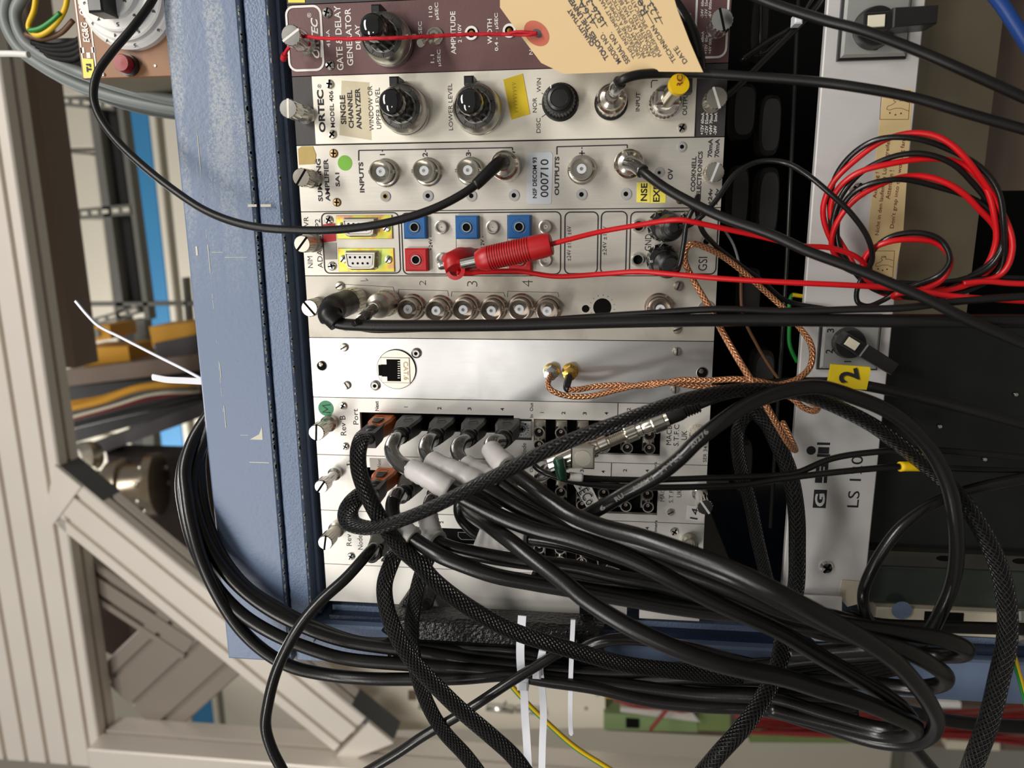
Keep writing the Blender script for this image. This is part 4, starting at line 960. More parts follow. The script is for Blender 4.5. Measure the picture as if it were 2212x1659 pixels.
# ------------------------------------------------------------------ modules 7-9, cross-bar boxes
def lemobank(t, cols, rows, m='nickel'):
    for (a, b) in [(c, r) for c in cols for r in rows]: pass
def holebox(t, q, m='void'):
    X0, X1, Z0, Z1 = zx(*q); k = MB(); k.box(X0-.0002, X1+.0002, .006, .012, Z0-.0002, Z1+.0002); k.build('circuit_board', MT[m], t); return (X0, X1, Z0, Z1)
def lemo2(t, a, b, a2, b2):
    """two stacked round sockets on one plated block"""
    o1 = px2(a, b, 7); o2 = px2(a2, b2, 7); k = MB(); k.bbox(min(o1.x, o2.x)-.0035, max(o1.x, o2.x)+.0050, .0002, .010, o1.z-.0032, o1.z+.0032, .0006); s = k.build('socket_block', MT['nickel'], t)
    for o in (o1, o2):
        place('l2', lambda mb: mb.lathe([(.0031, -.002), (.0031, .007), (.0025, .007), (.0025, .001), (0, .001)], seg=24), 'round_socket', MT['steel'], o, s)
        place('l2b', lambda mb: mb.lathe([(.0025, .0011), (0, .0012)], seg=18), 'bore', MT['bore_dark'], o, s)
        place('l2c', lambda mb: mb.lathe([(.0009, .001), (.0009, .0045), (.0004, .0045), (.0004, .003)], seg=14), 'contact', MT['pinkpin'], o, s)
def hdmi_port(t, px, py):
    o = px2(px, py, 0); k = MB(); w_ = .007; hh = .0023
    q = [(o.x+hh, o.z-w_), (o.x+hh, o.z+w_), (o.x-hh*.2, o.z+w_), (o.x-hh, o.z+w_*.75), (o.x-hh, o.z-w_*.75), (o.x-hh*.2, o.z-w_)]
    k.loft([[(x, .008, z) for x, z in q], [(x, -.0002, z) for x, z in q]]); s = k.build('display_port', MT['steel'], t)
    k = MB(); q2 = [(o.x+(x-o.x)*.86, o.z+(z-o.z)*.95) for x, z in q]; k.loft([[(x, 0, z) for x, z in q2], [(x, -.0004, z) for x, z in q2]]); k.build('bore', MT['void'], s)
h7a = (778, 1110, 894, 932); h7b = (1107, 1148, 905, 950); h7c = (1153, 1427, 908, 981)
X7 = [zx(*q) for q in (h7a, h7c)]
m7 = module(5, 'crossbar_module', 'pale module with a green M sticker and a row of four black plugs', 'alu_white', X7)
for q in (h7a, h7c): holebox(m7, q)
X0, X1, Z0, Z1 = zx(*h7b); k = MB(); k.bbox(X0, X1, -.0008, .002, Z0, Z1, .0003); k.build('switch_frame', MT['black'], m7)
X0, X1, Z0, Z1 = zx(1111, 1148, 909, 943); k = MB(); k.bbox(X0, X1, -.0022, 0, Z0, Z1, .0002); cs = k.build('code_switch', MT['grey_lab'], m7)
o = px2(1128, 927, 2.6); k = MB(); k.lathe([(.0044, .0022), (.0044, .0027), (0, .00272)], o, seg=32); k.build('dial_face', MT['silver_lab'], cs)
k = MB()
for i, c in enumerate('0123456789ABCDEF'):
    th = radians(80 - i*22.5 - 90); a = Vector((cos(th), 0, sin(th))); ex = Vector((sin(th), 0, -cos(th))); C = o + a*.0035 + Vector((0, -.0028, 0)); k.text(c, C-ex*.0005, C+ex*.0005, .0011)
k.lathe([(.0019, .0028), (.0016, .0028)], o, seg=20, caps=False); k.box(o.x-.0012, o.x+.0012, -.0029, -.0028, o.z-.0005, o.z+.0005); k.box(o.x-.0005, o.x+.0005, -.0029, -.0028, o.z-.0012, o.z+.0012); k.build('dial_print', MT['text_black'], cs)
T = MB(); T.ptext('Rev B', 741, 919, 43, 12, bold=.0); T.ptext('Port', 768, 900, 34, 11); T.ptext('Next', 814, 877, 21, 8, bold=.02)
for s_, a, b in (('1', 877, 879), ('2', 949, 882), ('3', 1014, 883), ('4', 1085, 884), ('1', 1171, 891), ('2', 1217, 892), ('3', 1263, 893), ('4', 1310, 893), ('2', 1358, 884), ('4', 1404, 893)): T.ptext(s_, a, b, 4 if s_ == '1' else 6, 8, bold=.015)
T.ptext('In  Out', 1148, 886, 32, 7, bold=.01); T.ptext('Node', 1132, 972, 30, 9); pline(T, [(1335, 870), (1334, 908)], .0004)
T.ptext('MACB', 1445, 940, 42, 11); T.ptext('S.T.F.C', 1461, 940, 46, 11); T.ptext('UK', 1478, 940, 20, 12); T.ptext('SER 34', 1523, 981, 34, 8)
T.build('lettering', MT['text_black'], m7)
disc(m7, 704, 882, 4.5, 'green_dot2', 'sticker', 'green round sticker with a pen letter M', .15)
T = MB(); T.line([(P(a, b).x, P(a, b).z) for a, b in ((714, 891), (697, 890), (708, 884), (697, 876), (714, 874))], .0006, -.0003, 0); T.build('sticker_print', MT['text_black'], m7)
for a, b in ((740, 877), (745, 965)): screw(m7, a, b, 2.2, 'steel', 'cross', 30)
thumbscrew(m7, 683, 935, 22, 4.6, 5, 'nickel', 9); thumbscrew(m7, 1513, 948, 12, 4.6, 5, 'nickel', 9)
for a in (1164, 1211, 1258, 1306, 1355, 1403): lemo2(m7, a, 934+(a-1164)*.025, a, 962+(a-1164)*.032)

h8a = (790, 1112, 1014, 1050); h8c = (1155, 1421, 1035, 1108)
m8 = module(6, 'crossbar_module', 'pale module with a 14 label, behind the crossing braided cables', 'alu_white', [zx(*h8a), zx(*h8c)])
holebox(m8, h8a); holebox(m8, h8c)
T = MB(); T.ptext('Next', 819, 1000, 17, 8, bold=.0)
for s_, a, b in (('3', 1257, 1017), ('4', 1303, 1019), ('2', 1350, 1016), ('4', 1398, 1017)): T.ptext(s_, a, b, 6, 8, bold=.01)
T.ptext('In  Out', 1148, 1018, 32, 7); T.ptext('Timers', 1415, 1015, 34, 7); T.ptext('MACB', 1431, 1066, 34, 9, bold=-.01); T.ptext('S.T.F.C', 1450, 1066, 40, 9, bold=-.01); T.ptext('UK', 1467, 1066, 16, 10, bold=-.01); pline(T, [(1321, 1000), (1320, 1030)], .0004)
T.build('lettering', MT['text_black'], m8)
quad(m8, [(1485, 1091), (1525, 1096), (1520, 1128), (1482, 1122)], 'white_lab', 'number_label', 'white label reading 14')
T = MB(); T.text('14', P(1498, 1121, .0003), P(1503, 1098, .0003), .0042, bold=.0, lift=.0002); T.build('label_print', MT['text_black'], m8)
quad(m8, [(798, 989), (846, 990), (850, 1017), (800, 1015)], 'grey_lab', 'paper_label', 'pale paper label reading Next', 0, .00005)
for a, b, r in ((755, 1003, 80), (760, 1077, 30), (1449, 1108, 60)): screw(m8, a, b, 2.1, 'tin', 'slot', r)
thumbscrew(m8, 693, 1052, 25, 3.9, 35, 'steel', 8, 2.7); thumbscrew(m8, 1523, 1096, 24, 4.3, -35, 'steel', 8, 3.0, slot='text_white')
for a in (1167, 1211, 1256, 1304, 1351, 1399): lemo2(m8, a, 1062+(a-1167)*.03, a+1, 1089+(a-1167)*.03)

h9a = (800, 1134, 1141, 1178); h9c = (1155, 1412, 1160, 1226)
m9 = module(7, 'crossbar_module', 'pale module below the braided loop with an orange plug and one free port', 'alu_white', [zx(*h9a), zx(*h9c)])
holebox(m9, h9a); holebox(m9, h9c)
T = MB(); T.ptext('Rev B', 753, 1159, 40, 11); T.ptext('Node Port', 777, 1157, 60, 11); T.ptext('M', 832, 1203, 20, 18, bold=.05); T.ptext('2', 954, 1128, 5, 7, bold=.015); T.ptext('4', 1398, 1141, 6, 8, bold=.01); T.ptext('Timers', 1416, 1140, 32, 7, bold=.01)
T.ptext('MACB', 1437, 1200, 40, 10); T.ptext('S.T.F.C', 1453, 1196, 44, 10); T.ptext('UK', 1468, 1196, 18, 10)
T.build('lettering', MT['text_black'], m9)
for a, b in ((1457, 1150), (757, 1203)): screw(m9, a, b, 2.4, 'steel', 'cross', 30)
hdmi_port(m9, 1015, 1158); thumbscrew(m9, 702, 1173, 22, 4.4, 10, 'tin', 9); thumbscrew(m9, 1496, 1195, 16, 4.0, 10, 'tin', 8)
for a in (1164, 1210, 1256, 1302, 1348): lemo2(m9, a, 1185+(a-1164)*.035, a, 1211+(a-1164)*.035)

xw = xi(8)-.0245
bl = module(8, 'blanking_module', 'plain pale blanking panel below the last module with plugs', 'alu_white', x0=xw, z0=P(1252, 1300).z)
p_ = module(8, 'blanking_module', 'small pale plate with a bent flap, right of the plain blanking panel', 'alu_white', x0=xw-.002, x1=xi(8)-.004, z0=P(1354, 1320).z, z1=P(1290, 1320).z)
p_ = module(8, 'blanking_module', 'pale end plate just above the blue side, under the thick cables', 'alu_white', x0=xw-.001, x1=xi(8)-.006, z0=P(1511, 1330).z, z1=P(1381, 1330).z)
p_ = module(8, 'blanking_module', 'speckled grey strip at the bottom end of the blanking panels', 'alu_grey', x0=xw+.001, x1=xi(8)-.006, z0=P(1625, 1340).z, z1=P(1513, 1330).z)
# ------------------------------------------------------------------ dark bay between modules and fan tray
bay = random.Random(11)
bottoms = thing('cooling_fans', P(1640, 500, -.04), 'dark cooling fan blades in the shadowed gap between modules and fan tray', 'fan')  # module bottoms simplified as dark rounded card edges
MT['bay'] = mat('dark_grey_case', lin(46, 44, 42), .5, .2, .2, 20); MT['bay2'] = mat('blackened_steel', lin(70, 70, 68), .3, .7, .1, 20)
for i, (a, b, wd_, L_) in enumerate(((1640, 60, 40, 130), (1608, 240, 50, 110), (1665, 270, 44, 120), (1598, 430, 40, 140), (1660, 440, 46, 150), (1622, 640, 44, 120), (1650, 820, 48, 130), (1604, 1010, 46, 130))):
    k = MB(); pts = []
    c_ = P(a, b, -.035); s_ = .00026
    for j in range(20):
        th = 2*pi*j/20; pts.append((c_.x + abs(cos(th))**.6*(1 if cos(th) > 0 else -1)*L_*s_/2, c_.z + abs(sin(th))**.6*(1 if sin(th) > 0 else -1)*wd_*s_/2))
    k.loft([[(x, .05, z) for x, z in pts], [(x, .037, z) for x, z in pts], [(c_.x+(x-c_.x)*.85, .034, c_.z+(z-c_.z)*.8) for x, z in pts]], smooth=False)
    k.build('fan_blade', MT['bay'], bottoms)
k = MB(); k.tube([P(1726, -30, -.03), P(1700, 560, -.03), P(1664, 1140, -.03)], .0011, 8); tag(k.build('guard_rod', MT['bay2']), 'long thin steel guard rod in the dark gap beside the fan tray plate', 'rod')
k = MB(); k.tube([P(1644, -20, -.03), P(1642, 118, -.03), P(1655, 112, -.03), P(1780, 0, -.03)], .0010, 8); tag(k.build('guard_rod', MT['bay2']), 'bent thin rod at the top of the dark gap by the fan tray', 'rod')

# ------------------------------------------------------------------ fan tray with two rotary switches
fan = thing('fan_tray', P(1830, 640, 0), 'pale metal fan tray front with two black rotary switches and a cream warning strip', 'fan tray')
zf1 = P(1740, 620).z; zf0 = P(1934, 640).z; xf0 = P(1800, 1290).x
FZ = lambda px, py: P(px, py).z
k = MB(); k.bbox(xf0, .30, 0, .004, zf0, zf1, .0006); k.build('front_plate', MT['fan_plate'], fan)
k = MB(); q = [P(a, b, 0) for a, b in ((1704, 1275), (1812, 1280), (1812, 1330), (1790, 1375), (1755, 1374), (1745, 1366), (1732, 1330), (1706, 1322))]; k.prism([(p.x, p.z) for p in q], -.0052, -.0042); k.build('end_lug', MT['fan_plate'], fan)
k = MB(); q = [P(a, b, 0) for a, b in ((1818, 1252), (1872, 1256), (1868, 1300), (1830, 1310), (1812, 1290))]; k.prism([(p.x, p.z) for p in q], -.0005, .0035); k.build('side_lug', MT['beige_metal'], fan)
T = MB()
T.ptext('LS 120', 1847, 1040, 112, 25); T.build('lettering', MT['text_black'], fan); T = MB()
def blk(x0, x1, y0, y1, m=T):
    X0, X1, Z0, Z1 = zx(x0, x1, y0, y1); m.box(X0, X1, -.00015, 0, Z0, Z1)
blk(1757, 1785, 1058, 1097); blk(1762, 1788, 997, 1043); blk(1765, 1793, 981, 987); blk(1765, 1793, 956, 961); blk(1767, 1791, 966, 980); 
c_ = P(1752, 973); T.lathe([(.0024, 0), (.0024, .00015), (0, .0002)], (c_.x, 0, c_.z), seg=24)
T.build('logo_blocks', MT['text_black'], fan)
W_ = MB()
W_.text('G', P(1771, 1094, .0002), P(1771, 1066, .0002), .0052, bold=.04, lift=.0002)
def blkw(x0, x1, y0, y1):
    X0, X1, Z0, Z1 = zx(x0, x1, y0, y1); W_.box(X0, X1, -.0002, 0, Z0, Z1)
blkw(1770, 1773, 997, 1030); blkw(1777, 1780, 1008, 1043)
W_.build('logo_cutouts', MT['fan_plate'], fan)
quad(fan, [(1908, 193), (1972, 193), (1951, 500), (1931, 604), (1870, 600), (1877, 480)], 'cream_lab', 'warning_strip', 'cream warning strip with red-brown print', 0, .0001)
T = MB()
def tpx(body, a, b, hp, m=None, h=.0002, **kw):
    A = P(*a, h); B = P(*b, h); z_ = (A.z+B.z)/2; (m or T).text(body, (A.x, A.y, A.z), (B.x, B.y, B.z), hp*.00024, bold=kw.get('bold', .0), lift=.0001)
tpx('Achtung !', (1890, 428), (1896, 372), 9); tpx('Nicht in den laufenden Lüfter greifen', (1895, 508), (1920, 300), 10)
tpx('Attention !', (1917, 430), (1926, 368), 9); tpx("Don't grap into the working fan", (1927, 493), (1952, 303), 10)
for (a, b, c2, d2) in ((1904, 196, 1966, 258), (1882, 542, 1932, 599)):
    q = [P(a, b), P(c2, b), P(c2-4, d2), P(a-4, d2)]; T.line([(p.x, p.z) for p in q], .0002, -.0002, 0, True)
    s_ = (c2-a)/62
    hand = [(40, 14), (30, 14), (27, 22), (32, 24), (24, 30), (14, 34), (12, 40), (18, 42), (30, 38), (44, 38), (60, 44)]
    T.line([(P(a+u*s_-1, b+v*s_).x, P(a+u*s_-1, b+v*s_).z) for u, v in hand], .0002, -.0002, 0)
    T.line([(P(a+u*s_-1, b+v*s_).x, P(a+u*s_-1, b+v*s_).z) for u, v in ((60, 40-14), (48, 22), (40, 22), (40, 14), (30, 18), (40, 18))], .0002, -.0002, 0)
    for u, v in ((18, 48), (30, 52), (42, 49)):
        p = P(a+u*s_, b+v*s_); T.lathe([(.0004, 0), (.0004, .0002)], (p.x, 0, p.z), seg=8)
T.build('warning_print', MT['cream_lab_red'], fan)
def rotary(cx, cy, q, ang, R, L, labs, lab):
    X0, X1, Z0, Z1 = zx(*q); k = MB(); k.bbox(X0-.0006, X1+.0006, -.003, 0, Z0-.0006, Z1+.0006, .001); b_ = k.build('rotary_switch', MT['black'], fan); b_['label'] = lab
    k = MB(); k.bbox(X0+.0004, X1-.0004, -.0045, -.002, Z0+.0004, Z1-.0004, .0012); k.build('switch_plate', MT['switch_plate'], b_)
    T = MB()
    for s_, a, b, ln, hp in labs: T.ptext(s_, a, b, ln, hp, .0046, bold=.01)
    T.build('switch_numerals', MT['text_black'], b_)
    o = px2(cx, cy, 8); k = MB(); k.lathe([(R, .0045), (R, .006), (R*.92, .010), (R*.88, .0105), (0, .0106)], o, seg=40); kn = k.build('switch_knob', MT['black'], b_)
    d_ = Vector((sin(ang), 0, -cos(ang))); e = Vector((d_.z, 0, -d_.x)); w2 = R*.42
    def bar(a, b, w0, w1, y0, y1):
        k = MB(); r0 = [o+d_*a-e*w0, o+d_*b-e*w1, o+d_*b+e*w1, o+d_*a+e*w0]; sh = Vector((0, 1, 0))
        c = (r0[0]+r0[2])/2
        k.loft([[p+sh*y0 for p in r0], [p+sh*y1 for p in r0], [c+(p-c)*.93+sh*(y1-.0006) for p in r0]]); return k
    bar(-R*.95, R*.6, w2, w2, -.010, -.018).build('grip', MT['black'], kn)
    bar(R*.2, L, w2*1.05, w2*.95, -.010, -.023).build('lever', MT['black'], kn)
    k = bar(-R*.78, R*.0, w2*.66, w2*.66, -.0180, -.0190); k.build('indicator', MT['cream_ind'], kn)
MT['switch_plate'] = mat('polished_switch_plate', lin(190, 192, 188), .3, .6, .1); MT['cream_ind'] = mat('cream_plastic', lin(226, 218, 196), .4)
rotary(1892, 58, (1816, 1960, -60, 128), radians(2), .0094, .0205, (('0', 1890, 105, 8, 15),), 'black rotary switch at the top of the tray, lever turned down')
rotary(1836, 742, (1769, 1895, 680, 795), radians(-31), .0080, .0200, (('3', 1794, 714, 9, 15), ('2', 1791, 759, 9, 15), ('1', 1831, 781, 7, 15)), 'black rotary switch with numerals 1 to 3, lever slanted')
for a, b in ((1787, 1228), (1853, 408)): screw(fan, a, b, 3.7, 'steel', 'cross', 30, 2.2)

# ------------------------------------------------------------------ panels to the right of the tray (below it)
k = MB(); xs_ = P(2000, 690).x; z0_ = P(2132, 300, -.02).z; k.bbox(xs_, .30, .018, .03, z0_, zf0-.0006, .0006); tag(k.build('cover_plate', MT['plate_brown']), 'tarnished brownish metal cover plate beside the pale fan tray', 'plate')  # one plate in two colours, this half carries the brownish reflection
k = MB(); xe_ = P(2000, 1192, -.02).x; k.bbox(xe_, xs_-.0004, .018, .03, z0_-.06, zf0-.0006, .0006); tag(k.build('cover_plate', MT['plate_black']), 'glossy black cover plate below the tarnished one, behind hanging cables', 'plate')  # lower half of the same plate, dark reflection put into its colour
for a, b in ((2194, 852), (2030, 921), (2127, 992)):
    k = MB(); k.lathe([(.0012, 0), (.001, .0008), (0, .001)], P(a, b, -.017), seg=10); tag(k.build('rivet', MT['steel']), ['tiny bright rivet highest on the glossy black plate', 'tiny faint rivet on the black plate beside the hanging loop', 'tiny bright rivet on the black plate by the thin cables'][(2194, 2030, 2127).index(a)], 'rivet')
k = MB(); k.box(-.06, .30, .05, .06, z0_-.12, z0_-.0006); tag(k.build('rear_panel', MT['pipe_brown']), 'dark brown panel at the far right edge behind the blue cable', 'panel')
zq = zf0-.0004; zL = P(2300, 1250, -.01).z
X1_ = P(2000, 1194, -.012).x; X0_ = P(2000, 1226, -.012).x
k = MB(); k.bbox(X0_, X1_, .012, .02, zL, zq, .0004); rr = k.build('rail_strip', MT['dark_steel']); tag(rr, 'dark steel rail strip with oval holes below the glossy black plate', 'rail')
for a, b in ((2040, 1207), (2205, 1213)):
    p = P(a, b, -.0115); k = MB(); k.prism([(p.x+.0016*sin(2*pi*j/16), p.z+.0042*cos(2*pi*j/16)) for j in range(16)], .0117, .0119); k.build('oval_hole', MT['void'], rr)
X2_ = P(2000, 1308, -.012).x
k = MB(); k.bbox(X2_, X0_-.0003, .012, .02, zL, zq, .0010); gp = tag(k.build('smoked_plate', MT['glass_dark']), 'dark glossy grey strip with pale reflections under the rail strip', 'plate')
X3_ = P(2000, 1375, -.006).x
k = MB(); k.bbox(X3_, X2_-.0004, .008, .02, zL, P(1905, 1335).z, .0006); ws = tag(k.build('mounting_strip', MT['beige_metal']), 'off-white metal strip with a black cut-out, above the blue crate side', 'strip')
for pts, m_, n_ in ((((1998, 1321), (2082, 1325), (2080, 1350), (1996, 1346)), 'void', 'cutout'),):
    q = [P(a, b, -.0075) for a, b in pts]; k = MB(); k.prism([(p.x, p.z) for p in q], .0074, .0078); k.build(n_, MT[m_], ws)
p = P(1948, 1318, -.007); k = MB(); k.lathe([(.0054, 0), (.0054, .0003), (0, .0004)], p, seg=24, smooth=False); k.build('blue_dot', MT['blue2'], ws)
p = P(2205, 1336, -.006); k = MB(); k.lathe([(.0052, 0), (.0052, .001), (.0035, .002), (0, .0022)], p, seg=26); k.build('bolt', MT['steel'], ws)
p = P(2205, 1350, -.006); k = MB(); k.lathe([(.0045, 0), (.004, .004), (0, .0045)], P(2206, 1370, -.002), seg=6, smooth=False); tag(k.build('hex_bolt', MT['nickel']), 'shiny hexagonal bolt at the right edge above the blue side', 'bolt')

# ------------------------------------------------------------------ delay module of the crate behind (top left)
hx = -.055
eg = thing('delay_module', P(260, 90, hx), 'brown module with stacked white numbered dials and a red button, behind the blue lid', 'module')
q = [P(a, b, hx) for a, b in ((152, -30), (177, 173), (420, 160), (420, -30))]
zl = P(168, 90, hx).z; xb_ = P(260, 168, hx).x; zr_ = zi + .02
k = MB(); k.bbox(xb_, xb_+.09, -hx, -hx+.003, zr_-.04, zl, .0004); k.build('front_panel', mat('tan_brown_paint', lin(132, 92, 60), .5, .1, .08, 40), eg)
k = MB(); k.box(xb_+.0005, xb_+.09, -hx+.003, -hx+.13, zr_-.04, zl-.001); k.build('case', mat('olive_metal', lin(126, 116, 92), .4, .6, .15, 14), eg)
T = MB(); HX = hx+.0003
def hrect(mb, za_, zb_, xa_, xb2, w_): mb.line([(xa_, za_), (xb2, za_), (xb2, zb_), (xa_, zb_)], w_, -HX, 0, True)
zz1 = P(174, 90, hx).z; zz2 = P(201, 90, hx).z
hrect(T, zz1, zz2, xb_+.0008, xb_+.10, .0009)
def tpx2(body, a, b, ht, **kw): T.text(body, P(*a, HX), P(*b, HX), ht, bold=kw.get('bold', 0), italic=kw.get('italic', 0.), lift=.0002)
tpx2('EG&G', (188, 92), (181, 48), .0042, bold=.03, italic=.2); tpx2('ORTEC', (180, 34), (172, -22), .0042, bold=.03, italic=.2)
for dz, dx in ((0, 0), (.0035, .003), (-.0035, .003)):
    c_ = P(190, 112, HX); T.box(c_.x+dx-.0016-.002, c_.x+dx+.0016-.002, -HX, -HX+.0002, c_.z+dz-.0012, c_.z+dz+.0012)
tpx2('0.1 - 1', (228, 80), (224, 52), .0020); tpx2('BUSY', (293, 158), (290, 122), .0022); tpx2('mSEC', (212, 38), (209, 18), .0020)
T.lathe([(.0008, 0), (.0008, .0002)], P(335, 142, HX), seg=10)
T.build('lettering', MT['text_white'], eg)
yl = MB(); q = [P(a, b, HX) for a, b in ((178, 126), (202, 128), (205, 167), (181, 167))]; yl.prism([(p.x, p.z) for p in q], -HX-.0003, -HX); ys_ = yl.build('label', MT['yellow_lab'], eg)
T = MB(); T.text('T.I', P(194, 156, HX), P(192, 138, HX), .0032, bold=.08, lift=.0006); T.build('label_print', MT['text_black'], ys_)
c_ = P(280, -6, hx); c0 = Vector((c_.x, -hx, c_.z)); base = c0
k = MB(); k.lathe([(.030, 0), (.030, .004), (.028, .006)], base, seg=56); dl = k.build('number_dial', MT['white_lab'], eg)
for r0, r1, y0, y1 in ((.0265, .0255, .006, .011), (.0225, .0215, .011, .016), (.0165, .0155, .016, .021)):
    k = MB(); k.lathe([(r0, y0), (r0, y1-.0008), (r1, y1), (0, y1+.0001)], base, seg=56); k.build('dial_ring', MT['white_lab'], dl)
T = MB()
for r_, y_, n_, off in ((.0285, .0061, 10, 8), (.0240, .0112, 10, 25), (.0190, .0162, 10, 3), (.0130, .0212, 10, 15)):
    for i in range(n_):
        th = radians(i*36+off); a = Vector((cos(th), 0, sin(th))); ex = Vector((sin(th), 0, -cos(th))); C = base + a*r_ + Vector((0, -y_, 0)); T.text(str(i), C-ex*.0008, C+ex*.0008, .0022, lift=.0002, bold=.02)
T.build('dial_numerals', MT['text_black'], dl)
k = MB(); k.bbox(base.x-.017, base.x+.008, -hx-.034, -hx-.020, base.z-.0045, base.z+.0045, .001); k.build('pointer_knob', MT['black'], dl)
k = MB(); k.lathe([(.0034, .034), (.0034, .0355), (0, .036)], base+Vector((.003, 0, 0)), seg=20); k.build('knob_screw', MT['steel'], dl)
o = P(263, 136, hx+.008); o = Vector((o.x, -hx, o.z)); k = MB(); k.lathe([(.0062, 0), (.0062, .004)], o, seg=28); rb = k.build('button_collar', MT['black'], eg); k = MB(); k.lathe([(.0052, .002), (.0052, .008), (.0046, .009), (0, .0093)], o, seg=28); k.build('red_button', mat('dark_red_button', lin(140, 8, 16), .4), rb)
k = MB(); k.lathe([(.0012, 0), (.001, .001), (0, .0012)], P(224, 161, hx), seg=12); k.build('screw', MT['steel'], eg)

# ------------------------------------------------------------------ cables
def cable(name, label, pts, dia, m='pvc', cat='cable', seg=14, flat=1., sub=8, group=None, root=None, twist=0.):
    """pts [(px,py,height mm)], diameter in mm; parts (plug, boot, tape) are added to the returned object"""
    path = px_path(pts, sub=sub)
    mb = MB(); mb.tube(path, dia/2000., seg, flat, twist)
    if root is None:
        mid = path[len(path)//2]; o = mb.build(name, MT[m] if isinstance(m, str) else m, None, origin=mid); tag(o, label, cat, group)
    else: o = mb.build(name, MT[m] if isinstance(m, str) else m, root)
    return o, path
def sleeve(path, i0, i1, dia, m, name, parent, label=None, seg=16, taper=1., flat=1., wob=0.):
    p = path[i0:i1+1]; n = len(p); rnd = random.Random(i0*7+i1)
    r = [dia/2000.*(1+(taper-1)*i/max(1, n-1))*(1+rnd.uniform(-wob, wob)) for i in range(n)]
    mb = MB(); mb.tube(p, r, seg, flat); o = mb.build(name, MT[m], parent)
    if label: o['label'] = label
    return o
def near(path, px, py):
    """index of the path point that shows closest to a pixel"""
    best = None
    for i, p in enumerate(path):
        v = RC @ (p-CAMLOC); x = 1106+F_PX*v.x/v.z; y = 829.5+F_PX*v.y/v.z; d_ = (x-px)**2+(y-py)**2
        if best is None or d_ < best[0]: best = (d_, i)
    return best[1]
def bncplug(parent, px, py, h0, label, h1=30, m='nickel', rb='rubber', tipd=None):
    """push-on coax plug standing on a panel socket"""
    o = px2(px, py, h1)
    k = MB(); k.lathe([(.0072, .003), (.0074, .0038), (.0074, .0125), (.0070, .0135), (.0060, .0145), (.0056, .018)], o, seg=40, knurl=.00022, kr=(.0035, .006)); s = k.build('coax_plug', MT[m], parent); s['label'] = label
    k = MB(); k.lathe([(.0055, .0178), (.0052, .0185), (.0034, .0195), (.0034, .0240), (.0029, .0245)], o, seg=28); k.build('ferrule', MT[m], s)
    return o
# module 3 input 4
c1, p1 = cable('coax_cable', 'long thin black coax sweeping from the top left over the blue lid to input four', [(345, -30, 10), (322, 12, 14), (285, 62, 20), (240, 115, 24), (210, 160, 28), (202, 205, 30), (212, 245, 32), (245, 295, 34), (300, 350, 36), (380, 414, 40), (450, 458, 43), (535, 487, 45), (640, 497, 46), (740, 495, 46), (850, 478, 45), (950, 445, 43), (1020, 405, 40), (1056, 372, 37), (1076, 354, 33), (1088, 350, 27)], 4.0, 'rubber')
bncplug(c1, 1082, 352, 0, 'nickel coax plug', 27)
sleeve(p1, len(p1)-24, len(p1)-1, 5.4, 'rubber', 'boot', c1, taper=1.3)
c2, p2 = cable('coax_cable', 'black coax cable leaving the right output socket towards the lower right corner', [(1356, 353, 22), (1372, 358, 28), (1395, 376, 34), (1440, 408, 38), (1500, 441, 42), (1560, 469, 46), (1669, 508, 52), (1743, 542, 56), (1840, 578, 60), (1943, 620, 64), (2002, 646, 66), (2090, 690, 68), (2250, 758, 70)], 4.6, 'rubber')
bncplug(c2, 1360, 352, 0, 'nickel coax plug', 18)
sleeve(p2, 0, 14, 6.4, 'clear_shrink', 'shrink_tube', c2, 'clear shiny shrink tube', taper=1.0)
c3, p3 = cable('coax_cable', 'black coax cable arching from the input plug along under the paper tag', [(1328, 196, 26), (1334, 184, 34), (1346, 172, 38), (1372, 163, 38), (1430, 158, 34), (1500, 158, 34), (1560, 161, 36), (1766, 177, 44), (1855, 189, 48), (1973, 211, 52), (2090, 245, 56), (2250, 290, 60)], 4.3, 'rubber')
bncplug(c3, 1322, 207, 0, 'nickel coax plug', 22)
sleeve(p3, 0, 12, 6.2, 'clear_shrink', 'shrink_tube', c3, 'clear shiny shrink tube')
c4, _ = cable('coax_cable', 'black cable crossing the fan tray highest, from the top edge to the right edge', [(1600, -24, 40), (1648, 0, 42), (1781, 44, 48), (1855, 63, 52), (1973, 106, 56), (2090, 156, 60), (2250, 228, 62)], 4.3, 'rubber')
k, _ = cable('coax_cable', 'thick black cable curving behind the right end of the paper tag', [(1430, -20, 12), (1466, 20, 16), (1494, 70, 20), (1508, 120, 20), (1512, 150, 16)], 6.0, 'pvc')
# output terminator with yellow end (module 2)
term = thing('coax_terminator', px2(1440, 222, 2), 'silver coax elbow with a yellow end printed SRC on the output socket', 'connector')
o = px2(1438, 218, 12)
k = MB(); k.lathe([(.0074, .0026), (.0076, .003), (.0076, .0065), (.0068, .0072), (.0068, .016), (.006, .018)], o, seg=44, knurl=.0003, kr=(.0028, .0066)); k.build('coupling_ring', MT['steel'], term)
k = MB(); k.bbox(o.x-.0034, o.x+.0034, -.024, -.016, o.z-.0055, o.z+.0055, .001); k.build('body', MT['nickel'], term)
ax = (P(1466, 183, .036)-P(1440, 216, .020)); a0 = P(1440, 216, .020)
k = MB(); k.lathe([(.0038, 0), (.0038, ax.length)], a0, ax, seg=28); k.build('barrel', MT['nickel'], term)
k = MB(); k.lathe([(.0044, ax.length-.002), (.0046, ax.length-.0015), (.0046, ax.length+.001), (0, ax.length+.0011)], a0, ax, seg=32); k.build('yellow_end', MT['yellow_slv'], term)
